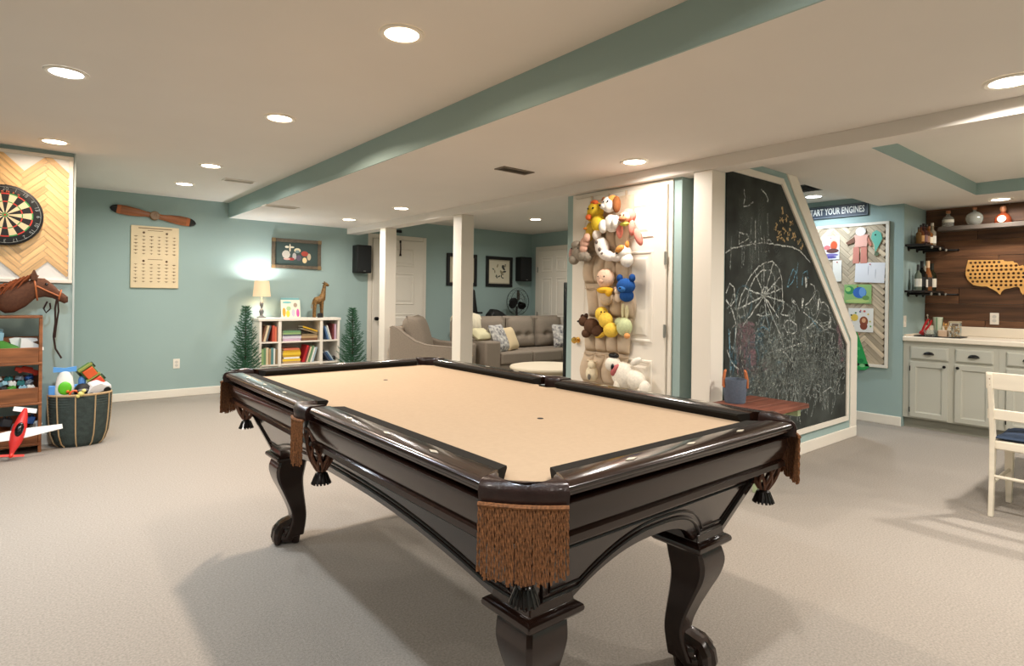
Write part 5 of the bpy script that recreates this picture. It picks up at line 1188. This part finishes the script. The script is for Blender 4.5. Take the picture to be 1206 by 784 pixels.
# ------------------------------------------------------------------ bar base cabinets
CX = 6.83; SYD = 2.054
def drawer_front(parent, y0, y1, z0, z1):
    g = G(); o = [(y0,z0),(y1,z0),(y1,z1),(y0,z1)]; ins = lambda k: [(y0-k,z0+k),(y1+k,z0+k),(y1+k,z1-k),(y0-k,z1-k)]
    g.loft([[(x, y, z) for y, z in p] for p, x in ((ins(0), CX-.0005), (ins(0), CX-.012), (ins(.012), CX-.019))]); d = build('drawer', g, 'cabinet_paint', parent, smooth=0)
    cy, cz = (y0+y1)/2, (z0+z1)/2
    R = [[(CX-.019-.026*math.sin(a)*math.cos(b), cy+.045*math.cos(a), cz-.010+.028*math.sin(a)*math.sin(b)) for a in [PI*k/10 for k in range(11)]] for b in [PI/2*q/6 for q in range(7)]]
    h = build('cup_pull', G().loft(R, cap=False, closed=False), 'black_metal', d, smooth=80); md = h.modifiers.new('t','SOLIDIFY'); md.thickness = .003
def cab_door(parent, y0, y1, z0, z1, knob_y):
    o = lambda k: [(y0-k,z0+k),(y1+k,z0+k),(y1+k,z1-k),(y0-k,z1-k)]; g = G()
    g.loft([[(x, y, z) for y, z in p] for p, x in ((o(0),CX-.0005),(o(0),CX-.018),(o(.004),CX-.020),(o(.048),CX-.020),(o(.052),CX-.012),(o(.062),CX-.009),(o(.085),CX-.009))])
    d = build('door', g, 'cabinet_paint', parent, smooth=0)
    build('knob', G().lathe([(.006,0),(.006,.014),(.014,.02),(.014,.026),(.001,.03)], n=14, M=Matrix.Translation((CX-.020, knob_y, z1-.03)) @ Matrix.Rotation(-PI/2,4,'Y')), 'black_metal', d)
    hy = y0 if abs(knob_y-y1) < abs(knob_y-y0) else y1
    for z in (z0+.07, z1-.07): build('hinge', G().bx(CX-.022,CX-.004,hy-.004,hy+.004,z-.025,z+.025), 'black_metal', d)
def cabinet(ytop, ybot, doors, label, wide=1):
    c = thing('base_cabinet', label, 'cabinet', (0,0,0)); 
    build('carcass', G().bx(CX, 7.478, ybot, ytop, .10, .865), 'cabinet_paint', c, bevel=.002)
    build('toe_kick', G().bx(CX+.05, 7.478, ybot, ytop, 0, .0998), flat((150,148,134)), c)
    for (y0, y1, ky) in doors:
        drawer_front(c, y0, y1, .69, .815); cab_door(c, y0, y1, .115, .665, ky)
    return c
cabinet(SYD, 1.3005, ((1.99,1.675,1.70),(1.62,1.335,1.595)), 'pale grey double base cabinet beside the blue wall under the bar counter')
cabinet(1.2995, .55, ((1.24,.93,.955),(.88,.60,.855)), 'pale grey double base cabinet further along the bar counter')
ct = thing('bar_countertop', 'cream bar countertop with a low backsplash', 'countertop', (0,0,0))
build('slab', G().bx(6.795, 7.479, .53, SYD, .866, .912), 'counter', ct, bevel=.008, seg=3)
build('backsplash', G().bx(7.455, 7.4795, .53, SYD, .9122, 1.01), 'counter', ct, bevel=.006); build('side_splash', G().bx(6.84,7.454,SYD-.018,SYD,.9122,.93), 'counter', ct)
# tray with things on the counter
TR = one('serving_tray', G().loft([[(7.03+sx*a, 1.795+sy*b, z) for sx, sy in ((-1,-1),(1,-1),(1,1),(-1,1))] for a, b, z in ((.12,.19,.9125),(.125,.195,.918),(.125,.195,.922),(.115,.185,.922),(.11,.18,.917))]), 'black', 'thin black tray on the bar counter', 'tray', bevel=.002)
op = thing('bottle_opener', 'bright red upright juice press on the bar tray', 'kitchen tool', (7.06, 1.965, .928)); op.rotation_euler = (math.radians(26), 0, 0)
for y in (-.012,.012): build('arm', G().tube([(0,y*.4,.0),(0,y,.06),(0,y*1.6,.12),(0,y*1.2,.17)], [.009,.011,.010,.008], 8), flat((206,40,44),.35), op)
build('head', G().bx(-.02,.02,-.022,.022,0,.035), flat((206,40,44),.35), op, bevel=.004)
cu_ = thing('paper_cup', 'tall pale green striped cup on the bar tray', 'cup', (7.10, 1.835, .9175))
build('body', G().lathe([(.03,0),(.042,.19),(.039,.19),(.028,.004),(.001,.004)], n=20), flat((206,214,190),.6), cu_)
for a in range(0,20,5): build('stripe', G().loft([[(r_*math.cos(b), r_*math.sin(b), z) for b in (2*PI*a/20+d for d in (-.12,.12))] for r_, z in ((.0305,.002),(.0425,.188))], cap=False, closed=False), flat((120,160,120),.6), cu_)
one('glass_bowl', G().lathe([(.04,0),(.055,.02),(.062,.06),(.058,.06),(.05,.022),(.001,.012)], n=20), 'glass', 'clear glass bowl in front of the striped cup on the bar tray', 'bowl', loc=(6.99, 1.865, .9175))
one('straw_stirrer', G().tube([(0,0,0),(0,.012,.10),(.0,.025,.20)], .003, 6).ell((0,.026,.205),(.008,.008,.012)), flat((190,170,150)), 'thin stirrer with a knob standing behind the red press', 'stirrer', loc=(7.12, 1.905, .9175))
cbw = thing('snack_box', 'small peach coloured box on the bar tray', 'box', (7.01, 1.765, .9175))
build('box', G().bx(-.035,.035,-.035,.035,0,.055), flat((222,186,152),.6), cbw, bevel=.002); build('lid', G().bx(-.037,.037,-.037,.037,.0552,.064), flat((236,210,184),.6), cbw)
fg = thing('wooden_figure', 'tiny wooden figure beside the peach box on the bar tray', 'figurine', (7.09, 1.765, .9175))
build('body', G().lathe([(.016,0),(.016,.006),(.007,.02),(.010,.06),(.012,.085),(.005,.10),(.001,.10)], n=12), 'oak_light', fg); build('head', G().ell((0,0,.115),(.012,.012,.015)), 'oak_light', fg)
for s in (-1,1): build('arm', G().tube([(0,s*.008,.085),(0,s*.02,.11),(0,s*.018,.14)], .004, 6), 'oak_light', fg)
jr = thing('cork_jar', 'square glass jar filled with corks on the bar tray', 'jar', (7.02, 1.672, .9175))
build('glass', G().bx(-.042,.042,-.042,.042,0,.14), 'glass', jr, bevel=.006); build('lid', G().bx(-.044,.044,-.044,.044,.1402,.155), flat((196,180,150),.5), jr, bevel=.003)
random.seed(13)
for i in range(5):
    for j in range(5):
        M = Matrix.Translation((-.026+.026*(j%3)*.98+.0, -.026+.026*((i+j)%3), .015+.022*i)) @ Euler((random.random()*2,random.random(),random.random()*3)).to_matrix().to_4x4()
        build('cork', G().cyl((0,0,-.012),(0,0,.012),.0085,n=8,M=M), 'bone' if (i+j)%2 else 'oak_light', jr)
# ------------------------------------------------------------------ shelves and bottles
def pipe_shelf(z, label):
    t = thing('bottle_shelf', label, 'shelf', (7.14, 1.96, z))
    build('board', G().bx(-.31,.31,-.085,.09,-.022,0), mat('dark_shelf',(34,28,24),.4) if 'dark_shelf' not in MATS else 'dark_shelf', t, bevel=.002)
    for x in (-.20,.06,.27):
        build('pipe', G().tube([(x,.09,-.034),(x,-.10,-.034)], .011, 8).lathe([(.03,0),(.03,.008),(.014,.014)], n=14, M=Matrix.Translation((x,.094,-.034)) @ Matrix.Rotation(PI/2,4,'X')), 'black_metal', t)
        build('pipe_cap', G().ell((x,-.108,-.034),(.015,.012,.015)), 'steel', t)
    build('rail_pipe', G().tube([(.31,-.10,-.034),(.345,-.19,-.034)], .010, 8).ell((.347,-.195,-.034),(.015,.012,.015)), 'black_metal', t)
pipe_shelf(1.84, 'upper black pipe shelf with spirit bottles beside the plank wall')
pipe_shelf(1.375, 'lower black pipe shelf with wine bottles beside the plank wall')
def bottle(x, y, z, h, r, rgb, label, capc=(30,30,30), labc=None, kind='spirit', trans=.5, name='bottle', grp=None):
    t = thing(name, label, 'bottle', (x, y, z+.0005), group=grp)
    mm = 'bottle_%d_%d_%d' % rgb
    if mm not in MATS: mat(mm, rgb, .08, trans=trans, ior=1.3, spec=.5)
    P = {'spirit': [(r*.96,0),(r,.01),(r,h*.58),(r*.9,h*.64),(r*.36,h*.72),(r*.32,h*.9),(.001,h*.9)], 'wine': [(r*.96,0),(r,.01),(r,h*.55),(r*.85,h*.63),(r*.4,h*.72),(r*.36,h*.97),(.001,h*.97)],
         'champ': [(r*.96,0),(r,.01),(r,h*.45),(r*.8,h*.58),(r*.42,h*.75),(r*.4,h*.97),(.001,h*.97)]}[kind]
    build('glass', G().lathe(P, n=20), mm, t)
    zc = P[-1][1]; rc = P[-2][0]
    build('cap', G().lathe([(rc*1.12,zc-(h*.2 if kind != 'spirit' else h*.02)),(rc*1.12,h),(.001,h)], n=16), flat(capc,.4), t)
    if labc: build('label', G().lathe([(r*1.012,h*.14),(r*1.012,h*.45)], n=20, cap=False), flat(labc,.6), t)
sp = 'spirit bottles on the upper pipe shelf'
for (x, h, r, c, cap_, lab, l) in ((6.90,.17,.026,(150,110,60),(60,50,40),None,'short amber bottle at the outer end of the upper pipe shelf'),(6.97,.20,.030,(140,80,40),(40,30,30),(196,150,90),'amber bottle with tan label on the upper pipe shelf'),(7.05,.22,.036,(90,50,50),(24,22,22),(120,84,80),'dark red bottle with black cap on the upper pipe shelf'),(7.13,.215,.036,(90,60,40),(20,20,20),(160,120,90),'brown bottle with black cap on the upper pipe shelf'),(7.22,.205,.036,(170,104,44),(150,90,40),(235,225,200),'golden bottle with pale label on the upper pipe shelf'),(7.33,.25,.036,(190,176,150),(200,190,170),(236,232,220),'tall clear bottle with white label on the upper pipe shelf')):
    bottle(x, 1.955, 1.84, h, r, c, l, cap_, lab, grp=sp)
for (x, h, r, c, cap_, lab, k, l) in ((6.90,.26,.032,(150,160,140),(60,60,60),(230,226,214),'wine','pale slim wine bottle with white label on the lower pipe shelf'),(7.01,.30,.038,(24,26,22),(20,20,20),(30,30,30),'wine','black wine bottle with dark label on the lower pipe shelf'),(7.10,.255,.030,(60,60,52),(170,160,140),(226,220,208),'wine','short dark bottle with white label on the lower pipe shelf'),(7.20,.31,.040,(190,120,70),(226,190,150),(60,54,50),'champ','rose champagne bottle with pink foil on the lower pipe shelf'),(7.34,.29,.040,(50,50,30),(40,40,30),(236,228,210),'wine','dark green bottle with large cream label on the lower pipe shelf')):
    bottle(x, 1.955, 1.375, h, r, c, l, cap_, lab, kind=k, grp='wine bottles on the lower pipe shelf')
ls = one('long_shelf', G().bx(7.33, 7.4805, .4, 1.908, 2.0, 2.045), mat('shelf_grey',(92,84,76),.5,grain=((20,3,20),.2)), 'long thick grey shelf high on the plank wall', 'shelf', bevel=.004)
# three decanters
def decanter(y, label, P, rgb, trans, capm, h, extra=None, sx=1):
    t = thing('decanter', label, 'bottle', (7.40, y, 2.0455)); mm = 'dec_%d' % int(y*1000); mat(mm, rgb, .06, trans=trans, ior=1.3)
    build('glass', G().lathe(P, n=24, sx=.75), mm, t); build('stopper', capm, flat((168,110,74),.4), t)
    if extra: build('label', extra[0], flat(extra[1],.5), t)
decanter(1.835, 'clear square shouldered decanter with orange stopper on the high shelf', [(.048,0),(.05,.006),(.05,.085),(.042,.10),(.018,.115),(.016,.14),(.001,.14)], (226,224,212), .75, G().lathe([(.018,.138),(.022,.15),(.018,.17),(.001,.172)], n=16), .17, (G().lathe([(.0515,.045),(.0515,.075)], n=24, cap=False, sx=.75), (220,214,196)))
decanter(1.614, 'round clear flask bottle with stopper on the high shelf', [(.035,0),(.055,.015),(.072,.05),(.074,.075),(.064,.105),(.04,.128),(.016,.138),(.015,.158),(.001,.158)], (226,228,216), .8, G().lathe([(.017,.155),(.021,.165),(.019,.18),(.001,.183)], n=16), .18)
decanter(1.388, 'amber bell shaped bottle with round cream label on the high shelf', [(.066,0),(.07,.006),(.066,.05),(.045,.085),(.022,.10),(.019,.115),(.001,.115)], (150,70,40), .4, G().lathe([(.02,.113),(.028,.135),(.022,.165),(.001,.175)], n=16), .17, (G().lathe([(.034,0),(.034,.002),(.001,.002)], n=20, M=Matrix.Translation((-.055,0,.038)) @ Matrix.Rotation(-PI/2+.25,4,'Y')), (240,224,190)))
# bottle cap map with real holes
mp_ = [(1.677,1.697),(1.394,1.687),(1.389,1.676),(1.364,1.671),(1.319,1.673),(1.314,1.660),(1.289,1.653),(1.274,1.621),(1.245,1.632),(1.226,1.600),(1.200,1.61),(1.185,1.64),(1.15,1.65),(1.13,1.69),(1.108,1.695),(1.10,1.65),(1.135,1.62),(1.14,1.59),(1.17,1.56),(1.185,1.52),(1.175,1.49),(1.215,1.45),(1.235,1.43),(1.228,1.38),(1.240,1.34),(1.258,1.37),(1.268,1.41),(1.285,1.423),(1.331,1.408),(1.381,1.398),(1.406,1.372),(1.416,1.34),(1.442,1.372),(1.473,1.396),(1.493,1.405),(1.52,1.425),(1.567,1.425),(1.631,1.439),(1.68,1.493),(1.697,1.547),(1.694,1.614)]
a = build('usa_map', G().prism(mp_, 7.466, 7.4805, 'x'), 'oak_light', smooth=0)
def inside(y, z, m=.014):
    def pin(y, z):
        c = False
        for i in range(len(mp_)):
            (x1,y1),(x2,y2) = mp_[i-1], mp_[i]
            if (y1 > z) != (y2 > z) and y < (x2-x1)*(z-y1)/(y2-y1)+x1: c = not c
        return c
    return all(pin(y+m*math.cos(k), z+m*math.sin(k)) for k in range(0,7))
g = G()
for i in range(10):
    z = 1.667-.0385*i
    for j in range(18):
        y = 1.655-.0378*j-(.0189 if i % 2 else 0)+.0189*(i//2 % 2)
        if inside(y, z): g.cyl((7.455,y,z),(7.50,y,z),.0125,n=12)
cut = build('cutter', g, 'oak_light', smooth=0); bm_ = a.modifiers.new('holes','BOOLEAN'); bm_.object = cut; bm_.operation = 'DIFFERENCE'; bm_.solver = 'EXACT'
dg = bpy.context.evaluated_depsgraph_get(); me = bpy.data.meshes.new_from_object(a.evaluated_get(dg)); a.modifiers.clear(); a.data = me; bpy.data.objects.remove(cut)
tag(a, 'light wooden country map with rows of round cap holes on the plank wall', 'wall map')
# ------------------------------------------------------------------ dining chair and table corner at the bar side
ch_ = thing('dining_chair', 'white wooden dining chair with ladder back and navy seat pad', 'chair', (4.38, .655, 0))
# local: back plane near x=0, seat towards +x, y from -.205 to .205
def curve_leg(y):
    prof = [(.0,.0),(.012,.12),(.022,.25),(.030,.36),(.028,.46),(.005,.56),(-.030,.70),(-.062,.845)]
    R = []
    for i, (x, z) in enumerate(prof):
        w_ = [.017,.018,.02,.026,.025,.019,.017,.015][i]; R.append([(x-w_,y-.013,z),(x+w_,y-.013,z),(x+w_,y+.013,z),(x-w_,y+.013,z)])
    return G().loft(R)
for y in (-.205,.205): build('back_leg', curve_leg(y), 'chair_white', ch_, bevel=.005, smooth=60)
for x in (.405,): 
    for y in (-.195,.195): build('front_leg', G().loft([[(x+dx*s, y+dy*s, z) for dx, dy in ((-1,-1),(1,-1),(1,1),(-1,1))] for s, z in ((.014,0),(.02,.20),(.022,.40))]), 'chair_white', ch_, bevel=.003)
def rail_c(z0, z1, x0, t_, nm):
    R = [[(x0-.028*math.cos(PI*y/.46)*.6-.0+dx, y, z) for dx, z in ((-t_,z0),(t_,z0),(t_-.012 if z1-z0 > .08 else t_,z1),(-t_-.012 if z1-z0 > .08 else -t_,z1))] for y in [-.225+.45*k/12 for k in range(13)]]
    build(nm, G().loft(R), 'chair_white', ch_, bevel=.004, smooth=50)
rail_c(.755,.852,-.042,.011,'top_rail'); rail_c(.575,.635,-.004,.009,'middle_rail')
build('seat_frame', G().bx(.02,.425,-.20,.20,.395,.445), 'chair_white', ch_, bevel=.006)
pillow('seat_pad', .40, .41, .055, 'navy', ch_, Matrix.Translation((.225,0,.462)) @ Matrix.Rotation(PI/2,4,'X'))
for y in (-.2,.2): build('stretcher', G().cyl((.015,y,.20),(.405,y*.97,.21),.010), 'chair_white', ch_)
build('stretcher', G().cyl((.02,-.2,.235),(.02,.2,.235),.010), 'chair_white', ch_)
for y in (-.205,.205):
    for z in (.79,.825): build('peg', G().ell((-.068 if z > .8 else -.06,y,z-.01),(.004,.005,.005)), flat((150,120,90)), ch_)
tb = thing('dining_table', 'white dining table edge behind the ladder back chair', 'table', (4.64, .795, 0))
build('top', G().bx(0,1.3,-1.2,0,.735,.755), 'chair_white', tb, bevel=.004); build('apron', G().bx(.06,1.24,-1.14,-.06,.66,.7348), 'chair_white', tb)
for x in (.62,1.15):
    for y in (-1.0,-.25): build('leg', G().loft([[(x+dx*s, y+dy*s, z) for dx, dy in ((-1,-1),(1,-1),(1,1),(-1,1))] for s, z in ((.018,0),(.03,.5),(.03,.66))]), 'chair_white', tb)
one('white_bowl', G().lathe([(.05,0),(.06,.01),(.092,.11),(.088,.11),(.056,.014),(.001,.012)], n=28), flat((226,236,240),.35), 'deep white bowl on the corner of the dining table', 'bowl', loc=(4.80, .685, .7555))
